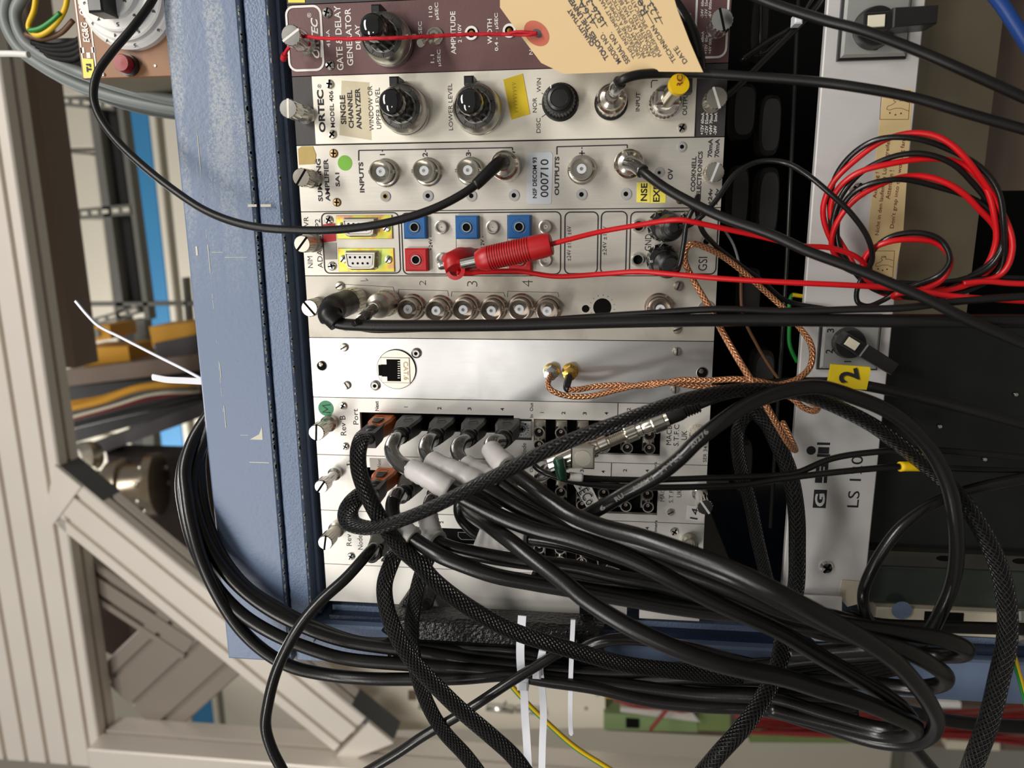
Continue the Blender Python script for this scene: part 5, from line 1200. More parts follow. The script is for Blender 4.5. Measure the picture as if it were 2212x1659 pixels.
T = MB(); e_ = a0+ax.normalized()*(ax.length+.0013); T.text('SRC', e_-Vector((.0036, 0, 0)), e_+Vector((.0036, 0, 0)), .0028, tuple(ax), bold=.03); T.build('print', MT['cream_lab_red'], term)
k = MB(); k.bbox(P(1487, 180, .02).x-.004, P(1487, 180, .02).x+.005, -.02, -.012, P(1487, 180, .02).z-.002, P(1487, 180, .02).z+.002, .0006); k.build('chain_lug', MT['charcoal'], term)

# red leads and banana plugs
r1, pr1 = cable('red_lead', 'upper red lead running from the ribbed red plug past the binding posts', [(1185, 529, 34), (1230, 517, 34), (1300, 500, 34), (1380, 486, 36), (1430, 478, 38), (1470, 475, 40), (1500, 480, 40), (1560, 493, 38), (1640, 510, 36), (1730, 531, 36), (1790, 535, 34), (1845, 552, 32), (1872, 575, 28), (1880, 598, 24)], 2.5, 'red_wire', 'wire')
# ribbed plug body from (1035,560) to (1190,527)
a0 = P(1030, 563, .031); a1 = P(1192, 527, .034); av = a1-a0; L = av.length; prof = [(.0042, 0), (.0052, .002), (.0058, .004)]
n_ = 17
for i in range(n_):
    t = .006 + (L*.72-.006)*i/n_; dt = (L*.72-.006)/n_; rr_ = .0060
    prof += [(rr_, t), (rr_, t+dt*.55), (rr_*.92, t+dt*.6), (rr_*.92, t+dt*.95)]
prof += [(.0060, L*.73), (.0058, L*.9), (.0052, L*.99), (.0046, L)]
k = MB(); k.lathe(prof, a0, av, seg=32); pg = k.build('banana_plug', MT['red_plastic'], r1); pg['label'] = 'ribbed red plug body'
k = MB(); k.lathe([(.0024, 0), (.0024, .008)], a0, -av, seg=16); k.build('plug_pin', MT['steel'], pg)
r2, pr2 = cable('red_lead', 'lower red lead running from the angled red plug straight to the right', [(986, 588, 26), (1005, 590, 24), (1050, 587, 22), (1120, 586, 20), (1200, 597, 20), (1300, 592, 22), (1380, 587, 26), (1450, 592, 30), (1560, 602, 36), (1700, 610, 42), (1850, 617, 44), (1960, 625, 46), (2060, 640, 50), (2160, 647, 54), (2250, 652, 56)], 2.6, 'red_wire', 'wire')
o = px2(1010, 560, 10); k = MB(); k.tube([Vector((o.x, -.004, o.z)), Vector((o.x, -.016, o.z)), Vector((o.x, -.021, o.z+.0015)), Vector((o.x-.001, -.0245, o.z+.005)), P(984, 583, .027)], [.0060, .0062, .0066, .0062, .0050], 24); el = k.build('angled_plug', MT['red_plastic'], r2); el['label'] = 'angled red plug'
k = MB(); k.lathe([(.0046, 0), (.0050, .0012), (.0030, .0014)], P(984, 583, .0268), (0, -1, 0), seg=24, caps=False); k.build('plug_rim', MT['red_plastic'], el)
k = MB(); A = P(946, 573, .024); B = P(990, 566, .022); k.tube([A, B], .0015, 10, flat=.5); k.lathe([(.002, 0), (.0026, .001), (.0026, .004), (.0018, .005)], A, B-A, 14); tag(k.build('solder_clip', MT['steel']), 'small shiny wire clip left of the angled red plug', 'clip')
# twisted red-black coil
g = [(1882, 600, 14), (1850, 585, 14), (1815, 560, 16), (1792, 500, 18), (1786, 440, 20), (1805, 385, 22), (1850, 335, 26), (1900, 304, 30), (1960, 293, 34), (2020, 302, 36), (2090, 345, 36), (2140, 400, 34), (2165, 460, 32), (2178, 540, 30), (2160, 590, 28), (2100, 618, 26), (2020, 632, 24), (1930, 632, 20), (1870, 606, 18), (1830, 560, 18), (1800, 500, 20), (1806, 430, 24), (1850, 378, 28), (1920, 348, 32), (1990, 338, 34), (2060, 352, 34), (2110, 392, 32), (2144, 450, 30), (2160, 520, 28), (2130, 580, 26), (2060, 615, 24), (1980, 628, 22), (1900, 622, 20), (1850, 590, 18), (1805, 535, 20), (1812, 470, 24), (1850, 420, 28), (1920, 390, 32), (1980, 386, 32), (2050, 405, 32), (2110, 440, 30), (2158, 492, 28), (2150, 560, 26), (2090, 608, 26), (1990, 636, 26), (1910, 622, 26), (1872, 590, 28), (1880, 545, 30), (1920, 518, 34), (1980, 510, 36), (2030, 524, 36), (2052, 562, 36), (2030, 600, 34), (1980, 622, 32), (1935, 634, 30), (1975, 642, 24), (2040, 636, 20)]
gp = px_path(g, sub=10)
coil = thing('twisted_wire_coil', gp[0], 'coil of twisted red and black wire hanging over the fan tray edge', 'wire coil')
def helix(path, r, ph, pitch):
    out = []; nrm = Vector((0, -1, 0)); L = 0
    for i in range(len(path)):
        t = (path[min(i+1, len(path)-1)]-path[max(i-1, 0)]).normalized(); nrm = (nrm-t*nrm.dot(t)).normalized(); bn = t.cross(nrm)
        if i: L += (path[i]-path[i-1]).length
        th = 2*pi*L/pitch+ph; out.append(path[i]+nrm*cos(th)*r+bn*sin(th)*r)
    return out
k = MB(); k.tube(helix(gp, .0015, 0, .062), .00135, 10); k.build('red_wire', MT['red_wire'], coil)
k = MB(); k.tube(helix(gp, .0015, pi, .062), .00130, 10); k.build('black_wire', MT['pvc'], coil)
cable('red_lead', 'short red lead end leaving the coil at the right edge', [(2080, 612, 28), (2130, 608, 30), (2180, 612, 32), (2250, 614, 34)], 2.6, 'red_wire', 'wire')
# black leads on the binding posts
b1, pb1 = cable('black_lead', 'thin black lead arching from the upper binding post down into the coil', [(1458, 490, 30), (1480, 490, 34), (1510, 472, 36), (1545, 435, 36), (1590, 375, 34), (1635, 350, 32), (1690, 350, 34), (1740, 375, 38), (1790, 415, 40), (1840, 463, 40), (1875, 515, 38), (1884, 560, 34), (1870, 590, 30)], 2.5, 'pvc', 'wire')
o = px2(1450, 492, 22); k = MB(); k.lathe([(.0070, .008), (.0068, .014), (.0056, .018), (.0054, .0245), (.0042, .0252), (.0040, .029), (.0022, .030), (.002, .034)], o, seg=32); k.build('banana_plug', MT['rubber'], b1)
b2, pb2 = cable('black_lead', 'black lead looping up from the lower binding post and down behind the copper cable', [(1455, 583, 30), (1466, 575, 34), (1476, 530, 36), (1484, 478, 38), (1498, 448, 38), (1508, 424, 34), (1506, 452, 30), (1517, 497, 26), (1545, 530, 22), (1590, 566, 16), (1650, 610, 8), (1700, 650, 2), (1790, 668, 4)], 2.5, 'pvc', 'wire')
o = px2(1446, 574, 22); k = MB(); k.lathe([(.0070, .008), (.0068, .014), (.0056, .018), (.0054, .0245), (.0042, .0252), (.0040, .029)], o, seg=32); k.build('banana_plug', MT['rubber'], b2)
sleeve(pb1, 0, 3, 3.6, 'rubber', 'boot', b1)
cable('black_lead', 'thin black wire loop at the lower left of the red coil', [(1872, 585, 24), (1858, 608, 26), (1850, 635, 26), (1854, 654, 26), (1875, 661, 26), (1905, 650, 26), (1940, 630, 28)], 2.4, 'pvc', 'wire')
cable('black_lead', 'thin black wire running from the coil to the right edge above the thick cables', [(1930, 610, 22), (2000, 612, 24), (2090, 604, 26), (2160, 600, 28), (2250, 604, 30)], 2.4, 'pvc', 'wire')
cable('green_wire', 'green wire with a yellow end in the dark gap beside the tray', [(1732, 640, -12), (1712, 637, -10), (1706, 650, -10), (1705, 700, -10), (1706, 745, -10), (1722, 782, -12)], 2.2, 'green_wire', 'wire')
k, kp = cable('yellow_wire', 'short yellow wire end in the dark gap beside the tray', [(1712, 637, -8), (1735, 640, -8)], 2.2, 'yellow_slv', 'wire')
cable('brown_wire', 'dim brown wire curving down in the dark gap', [(1600, 590, -10), (1605, 680, -12), (1635, 745, -14), (1665, 795, -16), (1690, 830, -16)], 1.8, 'brown_cable', 'wire')
cable('grey_wire', 'dim grey wire curving at the top of the dark gap', [(1560, 490, -5), (1585, 530, -8), (1600, 590, -10), (1602, 640, -14)], 1.4, 'grey_cable', 'wire')

# copper coax
s1 = SMA1; s2 = SMA2
e1 = s1+Vector((0, -.014, 0)); e2 = s2+Vector((0, -.016, 0))
def copper(label, pts, start=None, dia=3.0):
    pth = catmull(([start] if start else []) + [P(a, b, h/1000) for a, b, h in pts], 8); mb = MB(); mb.tube(pth, dia/2000., 12); o = mb.build('copper_coax_cable', MT['copper'], None, origin=pth[len(pth)//2]); tag(o, label, 'cable'); return o, pth
cc1, q1 = copper('copper braided coax from the steel fitting, twisted below its twin, looping at the tray', [(1184, 834, 22), (1196, 846, 24), (1230, 856, 24), (1280, 855, 24), (1330, 843, 26), (1380, 832, 30), (1440, 826, 32), (1500, 834, 34), (1560, 838, 36), (1640, 835, 38), (1693, 829, 38), (1725, 817, 36), (1749, 794, 32), (1755, 764, 28), (1749, 738, 24), (1725, 705, 16), (1699, 673, 12), (1648, 625, 12), (1600, 583, 16), (1560, 553, 20), (1527, 536, 26), (1498, 527, 30), (1484, 534, 30), (1479, 560, 28), (1495, 600, 26), (1530, 660, 30), (1565, 725, 40), (1600, 785, 52), (1640, 850, 58), (1680, 920, 56), (1706, 962, 50), (1718, 972, 44), (1709, 950, 36), (1690, 912, 26)], e1)
cc2, q2 = copper('copper braided coax from the gold fitting, twisted with its twin, ending in a tight loop', [(1226, 840, 26), (1245, 842, 26), (1280, 836, 24), (1330, 832, 24), (1380, 834, 26), (1420, 830, 34), (1470, 821, 38), (1530, 822, 40), (1590, 819, 42), (1640, 824, 42), (1693, 838, 42), (1737, 861, 40), (1766, 880, 38), (1758, 888, 34), (1735, 880, 30), (1713, 862, 26), (1690, 850, 20)], e2)
sleeve(q2, 0, 10, 3.9, 'rubber', 'boot', cc2)

# thick cables on the patch panel
kA, pA = cable('coax_cable', 'thick black cable from the angled rubber boot running level across the whole picture', [(712, 688, 44), (730, 698, 44), (790, 703, 44), (900, 704, 44), (1100, 702, 44), (1300, 696, 46), (1500, 692, 50), (1700, 691, 54), (1900, 693, 58), (2250, 694, 62)], 5.9, 'rubber')
o = px2(752, 652, 16)
k = MB(); k.lathe([(.0060, 0), (.0068, .004), (.0072, .008), (.0072, .015), (.0066, .018)], o, seg=40, knurl=.0003, kr=(.0075, .0152)); s = k.build('coax_plug', MT['nickel'], kA)
k = MB(); e_ = [Vector((o.x, -.014, o.z)), Vector((o.x-.0005, -.024, o.z+.0002)), P(722, 664, .036), P(713, 680, .044), P(730, 698, .045)]
k.tube(catmull(e_, 6), [.0068]*8+[.0066]*6+[.0060]*6+[.0048]*5, 20); k.build('angled_boot', MT['rubber'], kA)
kB, pB = cable('coax_cable', 'thin black cable lying just above the thick level cable, from the silver plug', [(773, 694, 48), (765, 704, 44), (800, 712, 38), (860, 712, 36), (1000, 706, 36), (1150, 694, 38), (1300, 683, 40), (1400, 677, 44), (1550, 668, 50), (1700, 672, 54), (1850, 668, 58), (1950, 665, 60), (2080, 650, 62), (2250, 638, 64)], 3.2, 'rubber')
o = px2(820, 660, 20)
k = MB(); k.lathe([(.0062, 0), (.0072, .005), (.0072, .011), (.0066, .012), (.0066, .022), (.0060, .024), (.0034, .0255), (.0032, .031), (.0026, .0315)], o, seg=40, knurl=.00025, kr=(.0055, .0112)); k.build('coax_plug', MT['tin'], kB)
k = MB(); k.tube([Vector((o.x, -.030, o.z)), P(792, 680, .037), P(780, 690, .044)], [.0027, .0030, .0026], 16); k.build('shrink_tube', MT['clear_shrink'], kB)

# HDMI style plugs
def hplug(parent, px, py, hgt=24, col='rubber', label=None, tipdir=None, name='display_plug'):
    """moulded plug; px,py = pixel where its body leaves the panel. Returns exit point"""
    b = P(px, py, .0); o = Vector((b.x, 0, b.z)); H = hgt/1000.
    def ring(y, a, c, r=.0012, dx=0): return [(o.x+dx+sx*(c-(r if k_ else 0)), -y, o.z+sz*(a-(0 if k_ else r))) for (sx, sz, k_) in ((-1,-1,0),(-1,-1,1),(1,-1,1),(1,-1,0),(1,1,0),(1,1,1),(-1,1,1),(-1,1,0))]
    def ring(y, a, c, r=.0012):
        q = []
        for sx, sz, s_ in ((1, 1, 0), (-1, 1, 1), (-1, -1, 0), (1, -1, 1)):
            pa = (o.x+sx*(c-r), -y, o.z+sz*a); pb = (o.x+sx*c, -y, o.z+sz*(a-r)); q += ([pa, pb] if s_ else [pb, pa])
        return q
    k = MB(); k.loft([ring(-.001, .0066, .0044), ring(H*.45, .0066, .0044), ring(H*.60, .0060, .0043), ring(H*.9, .0048, .0041), ring(H, .0046, .0040)])
    s = k.build(name, MT[col], parent)
    if label: s['label'] = label
    k = MB(); k.lathe([(.0026, 0), (.0028, .0002), (.0024, .0003)], (o.x+.0050, -H*.4, o.z), (1, 0, 0), 18, caps=False); k.build('grip_mark', MT['black'], s)
    k = MB(); k.lathe([(.0044, H-.0005), (.0048, H+.001), (.0048, H+.003), (.0041, H+.0036), (.0044, H+.005), (.0040, H+.0056), (.0040, H+.008), (.0036, H+.009)], o, seg=24); k.build('strain_relief', MT['rubber'], s)
    return Vector((o.x, -(H+.007), o.z)), s
BD = 7.4
def hcable(label, first, pts, dia=BD, m='pvc_soft', plug='rubber', hgt=24, flat=1., name='display_cable', plabel=None):
    holder = []
    st = P(first[0], first[1], 0); e = Vector((st.x, -(hgt/1000.+.007), st.z))
    pth = catmull([e] + [P(a, b, h/1000) for a, b, h in pts], 8)
    mb = MB(); mb.tube(pth, dia/2000., 16, flat); o = mb.build(name, MT[m], None, origin=pth[len(pth)//2]); tag(o, label, 'cable')
    hplug(o, first[0], first[1], hgt, plug, plabel)
    return o, pth
B7 = 912
h1_, ph1 = hcable('black cable from plug one, taped white, swinging into the thick bundle and back below',
   (892, B7), [(852, 953, 42), (846, 975, 52), (862, 1000, 62), (900, 1018, 70), (950, 1045, 76), (1010, 1080, 78), (1086, 1118, 82), (1162, 1146, 86), (1240, 1165, 90), (1352, 1204, 95), (1425, 1238, 98), (1533, 1295, 100), (1605, 1328, 100), (1687, 1366, 98), (1773, 1418, 95), (1860, 1469, 90), (1918, 1506, 86), (1958, 1541, 80), (1968, 1566, 72), (1940, 1578, 64), (1889, 1572, 58), (1773, 1540, 50), (1672, 1510, 44), (1507, 1500, 36), (1344, 1480, 32), (1181, 1462, 30), (1047, 1448, 28), (886, 1436, 28), (742, 1422, 28), (669, 1401, 28), (597, 1372, 28), (525, 1328, 26), (470, 1271, 24), (423, 1187, 20), (402, 1115, 14), (392, 1043, 6), (402, 988, 0), (434, 930, -6), (470, 880, -10)])
h2_, ph2 = hcable('black cable from plug two, taped white, ending in the highest loop of the bundle',
   (962, B7+3), [(924, 955, 42), (920, 978, 52), (940, 1000, 60), (985, 1020, 66), (1040, 1048, 70), (1090, 1078, 72), (1143, 1107, 76), (1240, 1150, 82), (1330, 1176, 88), (1400, 1200, 92), (1461, 1230, 95), (1533, 1256, 98), (1605, 1284, 100), (1687, 1318, 100), (1780, 1340, 98), (1860, 1356, 94), (1946, 1368, 88), (2033, 1380, 80), (2085, 1400, 70), (2078, 1414, 58), (2033, 1416, 48), (1950, 1412, 42), (1850, 1418, 38), (1750, 1425, 34), (1620, 1440, 30), (1480, 1444, 28), (1344, 1452, 27), (1181, 1444, 26), (1047, 1432, 24), (886, 1406, 24), (742, 1384, 24), (655, 1354, 24), (568, 1308, 22), (499, 1249, 20), (452, 1180, 16), (424, 1104, 12), (416, 1043, 4), (427, 985, -4), (460, 900, -8)])
h3_, ph3 = hcable('black cable from plug three, taped white, forming the middle loop at the bundle end',
   (1029, B7+5), [(992, 960, 42), (988, 980, 50), (1004, 1002, 58), (1040, 1026, 62), (1085, 1050, 66), (1130, 1078, 70), (1200, 1118, 76), (1280, 1150, 84), (1380, 1178, 92), (1500, 1215, 104), (1600, 1255, 112), (1690, 1300, 114), (1780, 1345, 112), (1860, 1378, 106), (1960, 1408, 96), (2020, 1440, 84), (2044, 1464, 70), (2026, 1480, 58), (1970, 1486, 50), (1890, 1478, 44), (1780, 1470, 40), (1650, 1468, 36), (1500, 1464, 32), (1344, 1466, 26), (1181, 1430, 20), (1047, 1414, 18), (886, 1392, 18), (778, 1388, 18), (687, 1358, 20), (604, 1316, 20), (532, 1268, 18), (481, 1205, 14), (449, 1133, 10), (434, 1054, 2), (434, 975, -8), (470, 890, -12)])
h4_, ph4 = hcable('black cable from plug four, taped white, with the largest loop of the bundle',
   (1100, B7+7), [(1064, 955, 42), (1062, 972, 50), (1076, 990, 58), (1100, 1012, 66), (1145, 1046, 76), (1195, 1084, 84), (1240, 1114, 90), (1300, 1138, 98), (1390, 1162, 108), (1500, 1200, 118), (1600, 1240, 126), (1672, 1276, 130), (1744, 1314, 130), (1810, 1350, 126), (1870, 1384, 120), (1932, 1428, 112), (1975, 1474, 104), (2008, 1520, 94), (2022, 1558, 84), (2004, 1592, 74), (1961, 1606, 66), (1889, 1600, 58), (1773, 1566, 48), (1658, 1534, 42), (1507, 1524, 38), (1398, 1512, 36), (1290, 1486, 34), (1181, 1470, 32), (1101, 1458, 30), (993, 1465, 30), (886, 1467, 30), (796, 1466, 30), (705, 1457, 28), (633, 1441, 28), (583, 1415, 28), (532, 1372, 28), (488, 1314, 28), (440, 1220, 26), (414, 1130, 20), (404, 1070, 14), (400, 1010, 6), (418, 950, -2), (455, 890, -10)])
for (o_, pth, a, b, c, d_) in ((h1_, ph1, 895, 1000, 975, 1055), (h2_, ph2, 935, 995, 1030, 1045), (h3_, ph3, 1004, 1000, 1080, 1045), (h4_, ph4, 1052, 975, 1098, 1008)):
    i0, i1 = near(pth[:120], a, b), near(pth[:120], c, d_); sleeve(pth, i0, i1, BD*1.32, 'tape', 'tape_wrap', o_, 'frosted white tape wrap', 20, 1.15, wob=.055)
    sleeve(pth, 1, i0, BD*1.03, 'clear_shrink', 'shrink_tube', o_, 'shiny clear shrink tube')
# second row of plugs (module 8)
B8 = 1030
h5_, ph5 = hcable('black cable from the first black plug of the second row, taped white, dropping lower', (898, B8), [(858, 1068, 42), (848, 1090, 50), (850, 1115, 56), (866, 1140, 62), (883, 1156, 68), (915, 1179, 72), (950, 1200, 76), (991, 1217, 78), (1067, 1243, 80), (1143, 1258, 80), (1219, 1271, 80), (1344, 1292, 80), (1453, 1311, 80), (1561, 1324, 80), (1687, 1328, 80), (1780, 1330, 78), (1860, 1352, 74), (1910, 1372, 68), (1890, 1395, 56), (1800, 1405, 50), (1700, 1412, 46)])
h6_, ph6 = hcable('black cable taped white leaving the second row beside the orange plug, above the lowest arms', (962, B8+3), [(930, 1085, 40), (925, 1110, 46), (928, 1135, 52), (940, 1165, 58), (972, 1183, 64), (1048, 1200, 68), (1124, 1212, 70), (1240, 1226, 72), (1330, 1246, 74), (1425, 1262, 76), (1500, 1284, 78), (1600, 1310, 80), (1700, 1340, 80), (1770, 1352, 74)])
h7_, ph7 = hcable('thick black cable slanting from the taped end across the blanking panel to the lower loops', (1024, B8+5), [(1005, 1085, 40), (1014, 1105, 52), (1035, 1122, 66), (1057, 1135, 76), (1105, 1171, 88), (1162, 1215, 96), (1219, 1258, 102), (1263, 1294, 106), (1344, 1345, 112), (1425, 1386, 116), (1507, 1419, 118), (1588, 1442, 118), (1687, 1462, 114), (1773, 1489, 110), (1860, 1515, 104), (1930, 1545, 94), (1976, 1568, 82), (1962, 1586, 70), (1900, 1586, 60), (1780, 1560, 52), (1660, 1530, 46)])
h8_, ph8 = hcable('short black loop cable carrying a wide white tape flag over the free port', (1092, B8+8), [(1030, 1072, 40), (995, 1090, 46), (996, 1115, 46), (1012, 1137, 46), (1032, 1153, 46), (1070, 1160, 46), (1110, 1162, 48), (1150, 1165, 52), (1240, 1180, 60), (1330, 1210, 66), (1430, 1248, 72), (1540, 1280, 78)], 6.6)
for (o_, pth, a, b, c, d_, f_) in ((h5_, ph5, 855, 1128, 893, 1162, 1.35), (h6_, ph6, 928, 1110, 950, 1165, 1.35), (h8_, ph8, 1032, 1153, 1142, 1164, 1.7)):
    i0, i1 = near(pth[:90], a, b), near(pth[:90], c, d_); sleeve(pth, i0, i1, BD*f_, 'tape', 'tape_wrap', o_, 'frosted white tape wrap', 20, 1.1, wob=.06)
for o_, pth in ((h5_, ph5), (h6_, ph6)): sleeve(pth, 1, 14, BD*1.02, 'clear_shrink', 'shrink_tube', o_, 'shiny clear shrink tube')
# more arms filling the bundle
def plain(label, pts, dia=BD, m='pvc', name='display_cable', **kw): return cable(name, label, pts, dia, m, **kw)[0]
plain('black cable arm just above the blanking panel, dark side of the bundle', [(1150, 1214, 60), (1280, 1240, 66), (1370, 1252, 68), (1470, 1268, 70), (1560, 1290, 72), (1650, 1300, 72), (1740, 1322, 70), (1830, 1340, 62)])
plain('black cable arm below it, over the pale blanking strips', [(1150, 1248, 60), (1280, 1274, 66), (1370, 1286, 68), (1470, 1296, 70), (1590, 1318, 70), (1700, 1345, 66), (1800, 1372, 56), (1880, 1378, 50)])
plain('black cable passing behind the bundle end towards the right edge, above the blue side', [(1830, 1330, 40), (1900, 1348, 30), (2000, 1353, 24), (2100, 1356, 24), (2250, 1360, 24)], 6.2)
plain('black cable under the big loop leaving to the right over the red harness', [(1900, 1520, 20), (1990, 1544, 20), (2060, 1558, 20), (2130, 1566, 20), (2250, 1572, 20)], 7)
plain('black cable dropping from the big loop to the bottom edge', [(1950, 1590, 26), (1975, 1615, 24), (2005, 1650, 20), (2040, 1690, 16)], 6.0)
for i in range(9):
    t = i/8.
    o_ = plain('thin black cable of the fan-shaped strand group under the bundle loops', [(1500+t*40, 1430+t*66, 18), (1640, 1428+t*72, 20), (1740, 1418+t*70, 22), (1830, 1405+t*72, 22), (1900+t*20, 1392+t*64, 22), (1960, 1380+t*70, 16)], 3.6, 'pvc', 'thin_cable', seg=10); o_['group'] = 'thin strands under the loops'
for i, (a, b) in enumerate(((1424, 1458), (1440, 1470), (1404, 1440))):
    plain(['black cable in the middle of the lower bundle behind the zip ties', 'black cable second from the bottom of the lower bundle', 'black cable along the top of the lower bundle by the handle'][i], [(840, a-24, 16), (960, a-8, 16), (1100, a, 18), (1290, b, 18), (1450, b+28, 20), (1600, b+46, 22), (1720, b+60, 22), (1850, b+70, 20)], 6.6)
plain('black cable arching over the blue side between handle and bundle', [(1235, 1420, 28), (1262, 1400, 34), (1300, 1386, 36), (1350, 1380, 36), (1420, 1386, 36), (1500, 1402, 34), (1580, 1424, 30), (1650, 1440, 26)], 6.4)
plain('black cable running diagonally from the bottom edge up behind the zip ties', [(770, 1680, 52), (857, 1628, 52), (911, 1592, 52), (1006, 1536, 50), (1101, 1474, 46), (1160, 1438, 42), (1210, 1408, 38), (1240, 1392, 32)], 5.6, 'pvc')
# single cable dropping to the bottom left
h9_, ph9 = hcable('single black cable from the lower left plug dropping down to the bottom edge', (838, 1150), [(806, 1184, 42), (792, 1199, 48), (748, 1248, 56), (694, 1297, 62), (656, 1340, 66), (622, 1395, 70), (597, 1450, 72), (580, 1515, 74), (574, 1570, 74), (588, 1620, 74), (612, 1668, 74), (630, 1710, 74)], 5.8, 'pvc')
# orange plugs and braided cables
BR = dict(m='braid', flat=.62)
def orange_plug(parent, px, py, ex):
    e, s = hplug(parent, px, py, 20, 'orange', 'orange display plug')
    b = P(px, py, 0); k = MB(); o = Vector((b.x, 0, b.z)); d_ = (ex-Vector((o.x, -.018, o.z)))
    k.loft([[(o.x+.0006+sx*.0034, -.015, o.z+sz*.0046) for sx, sz in ((1, 1), (-1, 1), (-1, -1), (1, -1))], [(o.x+sx*.0040-.0002, -.022, o.z+sz*.0048) for sx, sz in ((1, 1), (-1, 1), (-1, -1), (1, -1))], [(o.x+sx*.0042-.001, -.032, o.z+sz*.0050+.0008) for sx, sz in ((1, 1), (-1, 1), (-1, -1), (1, -1))]]); g_ = k.build('grey_hood', MT['charcoal'], s)
    k = MB()
    for i in range(5): k.box(o.x+.0046, o.x+.0054, -.010-i*.0016, -.0107-i*.0016, o.z-.0028+i*.0002, o.z+.0028-i*.0002)
    k.build('grip_ribs', MT['black'], s)
def braided(label, first, pts, dia=8.6, flat=.62):
    if first: st = P(first[0], first[1], 0); pp = [Vector((st.x-.001, -.030, st.z+.0008))] + [P(a, b, h/1000) for a, b, h in pts]
    else: pp = [P(a, b, h/1000) for a, b, h in pts]
    pth = catmull(pp, 9); mb = MB(); mb.tube(pth, dia/2000., 20, flat); o = mb.build('braided_cable', MT['braid'], None, origin=pth[len(pth)//2]); tag(o, label, 'cable')
    if first: orange_plug(o, first[0], first[1], pth[0])
    return o, pth
braided('braided black cable from the upper orange plug running across the blanking panel to the handle', (831, 913), [(783, 946, 44), (774, 975, 54), (776, 1018, 62), (791, 1062, 68), (812, 1105, 72), (840, 1150, 74), (868, 1185, 76), (911, 1224, 78), (940, 1256, 78), (1006, 1307, 76), (1101, 1360, 70), (1182, 1388, 66), (1263, 1412, 60), (1344, 1434, 54), (1425, 1445, 48), (1520, 1455, 40), (1620, 1462, 34)], 8.4)
braided('braided black cable from the lower orange plug, crossing upward and looping down at the right', (838, 1026), [(790, 1062, 46), (766, 1080, 54), (752, 1104, 62), (757, 1128, 70), (790, 1140, 78), (830, 1135, 84), (866, 1124, 88), (934, 1096, 92), (1024, 1051, 96), (1103, 1012, 98), (1193, 968, 98), (1283, 932, 96), (1374, 899, 92), (1464, 868, 86), (1532, 852, 80), (1610, 842, 72), (1700, 846, 64), (1766, 862, 58), (1884, 918, 52), (1973, 984, 50), (2061, 1060, 50), (2118, 1140, 52), (2160, 1233, 54), (2176, 1320, 56), (2174, 1392, 58), (2158, 1465, 60), (2135, 1560, 62), (2105, 1640, 64), (2085, 1700, 64)], 10.2, .6)
braided('braided black cable hanging in the dark gap beside the fan tray, narrow one', None, [(1640, 880, 10), (1616, 893, 10), (1596, 925, 10), (1594, 970, 8), (1603, 1022, 8), (1620, 1083, 8), (1637, 1168, 8), (1654, 1240, 8), (1670, 1300, 10)], 7.2)
braided('braided black cable arching over the fan tray edge and down to the bottom edge', None, [(1600, 905, 14), (1624, 889, 16), (1654, 910, 18), (1679, 957, 22), (1705, 1020, 26), (1720, 1104, 30), (1722, 1189, 34), (1719, 1270, 36), (1700, 1345, 38), (1690, 1391, 44), (1680, 1440, 54), (1648, 1509, 66), (1604, 1572, 74), (1556, 1625, 78), (1505, 1685, 80)], 8.6)
braided('braided black cable hanging in a long curve left of the handle to the bottom edge', None, [(858, 1190, 40), (846, 1215, 48), (831, 1261, 54), (835, 1312, 58), (857, 1372, 62), (890, 1426, 64), (933, 1473, 66), (993, 1532, 68), (1060, 1589, 70), (1110, 1635, 70), (1150, 1690, 70)], 8.4)
braided('braided black cable just right of that one, passing in front of the handle arm', None, [(925, 1205, 36), (912, 1235, 42), (896, 1300, 48), (889, 1360, 50), (892, 1410, 52), (905, 1470, 54), (928, 1530, 54), (960, 1582, 54), (1006, 1632, 54), (1050, 1690, 54)], 8.0)
k, kp = cable('display_cable', 'shiny round black cable printed AWM STYLE arching over the fan tray and curling down', [(1240, 1125, 66), (1283, 1105, 76), (1351, 1066, 84), (1419, 1029, 88), (1464, 994, 88), (1509, 950, 88), (1560, 910, 86), (1619, 872, 80), (1693, 845, 74), (1766, 836, 70), (1840, 856, 66), (1928, 894, 64), (2002, 962, 62), (2046, 1042, 62), (2064, 1130, 62), (2065, 1218, 60), (2052, 1277, 58), (2033, 1320, 56), (2012, 1360, 52), (1990, 1385, 46)], 6.6, 'pvc')
T = MB()
def ontube(body, a, b, ht, h0, n_, m=T):
    A = P(*a, h0); B = P(*b, h0); m.text(body, A, B, ht, (0, -1, 0), bold=.02)
kk = near(kp, 1430, 1020); rr_ = .0034
for body, a, b in (('6', (1296, 1100), (1306, 1094)), ('RU', (1329, 1080), (1346, 1069)), ('A W M', (1366, 1058), (1410, 1031)), ('S T Y L E', (1424, 1022), (1470, 983)), ('20276', (1490, 966), (1528, 930))): ontube(body, a, b, .0021, .0945, 0)
T.build('cable_print', mat('faded_cable_print', lin(118, 116, 112), .6), k)
cable('display_cable', 'matt black cable curving up from behind the bundle to the right edge', [(1900, 1372, 30), (1872, 1330, 38), (1864, 1290, 44), (1869, 1263, 44), (1899, 1202, 44), (1943, 1143, 44), (2002, 1097, 42), (2060, 1070, 40), (2130, 1050, 40), (2250, 1026, 40)], 5.6, 'pvc')
t2, tp = cable('coax_cable', 'black cable wearing a yellow flag numbered 2, running to the right edge', [(1560, 846, 30), (1640, 832, 32), (1737, 826, 34), (1830, 828, 36), (1884, 836, 38), (2002, 862, 40), (2100, 886, 42), (2250, 926, 44)], 5.0, 'rubber')
fl = MB(); q = [P(*a, .0405) for a in ((1796, 787), (1879, 793), (1881, 800), (1872, 842), (1838, 840), (1788, 828))]
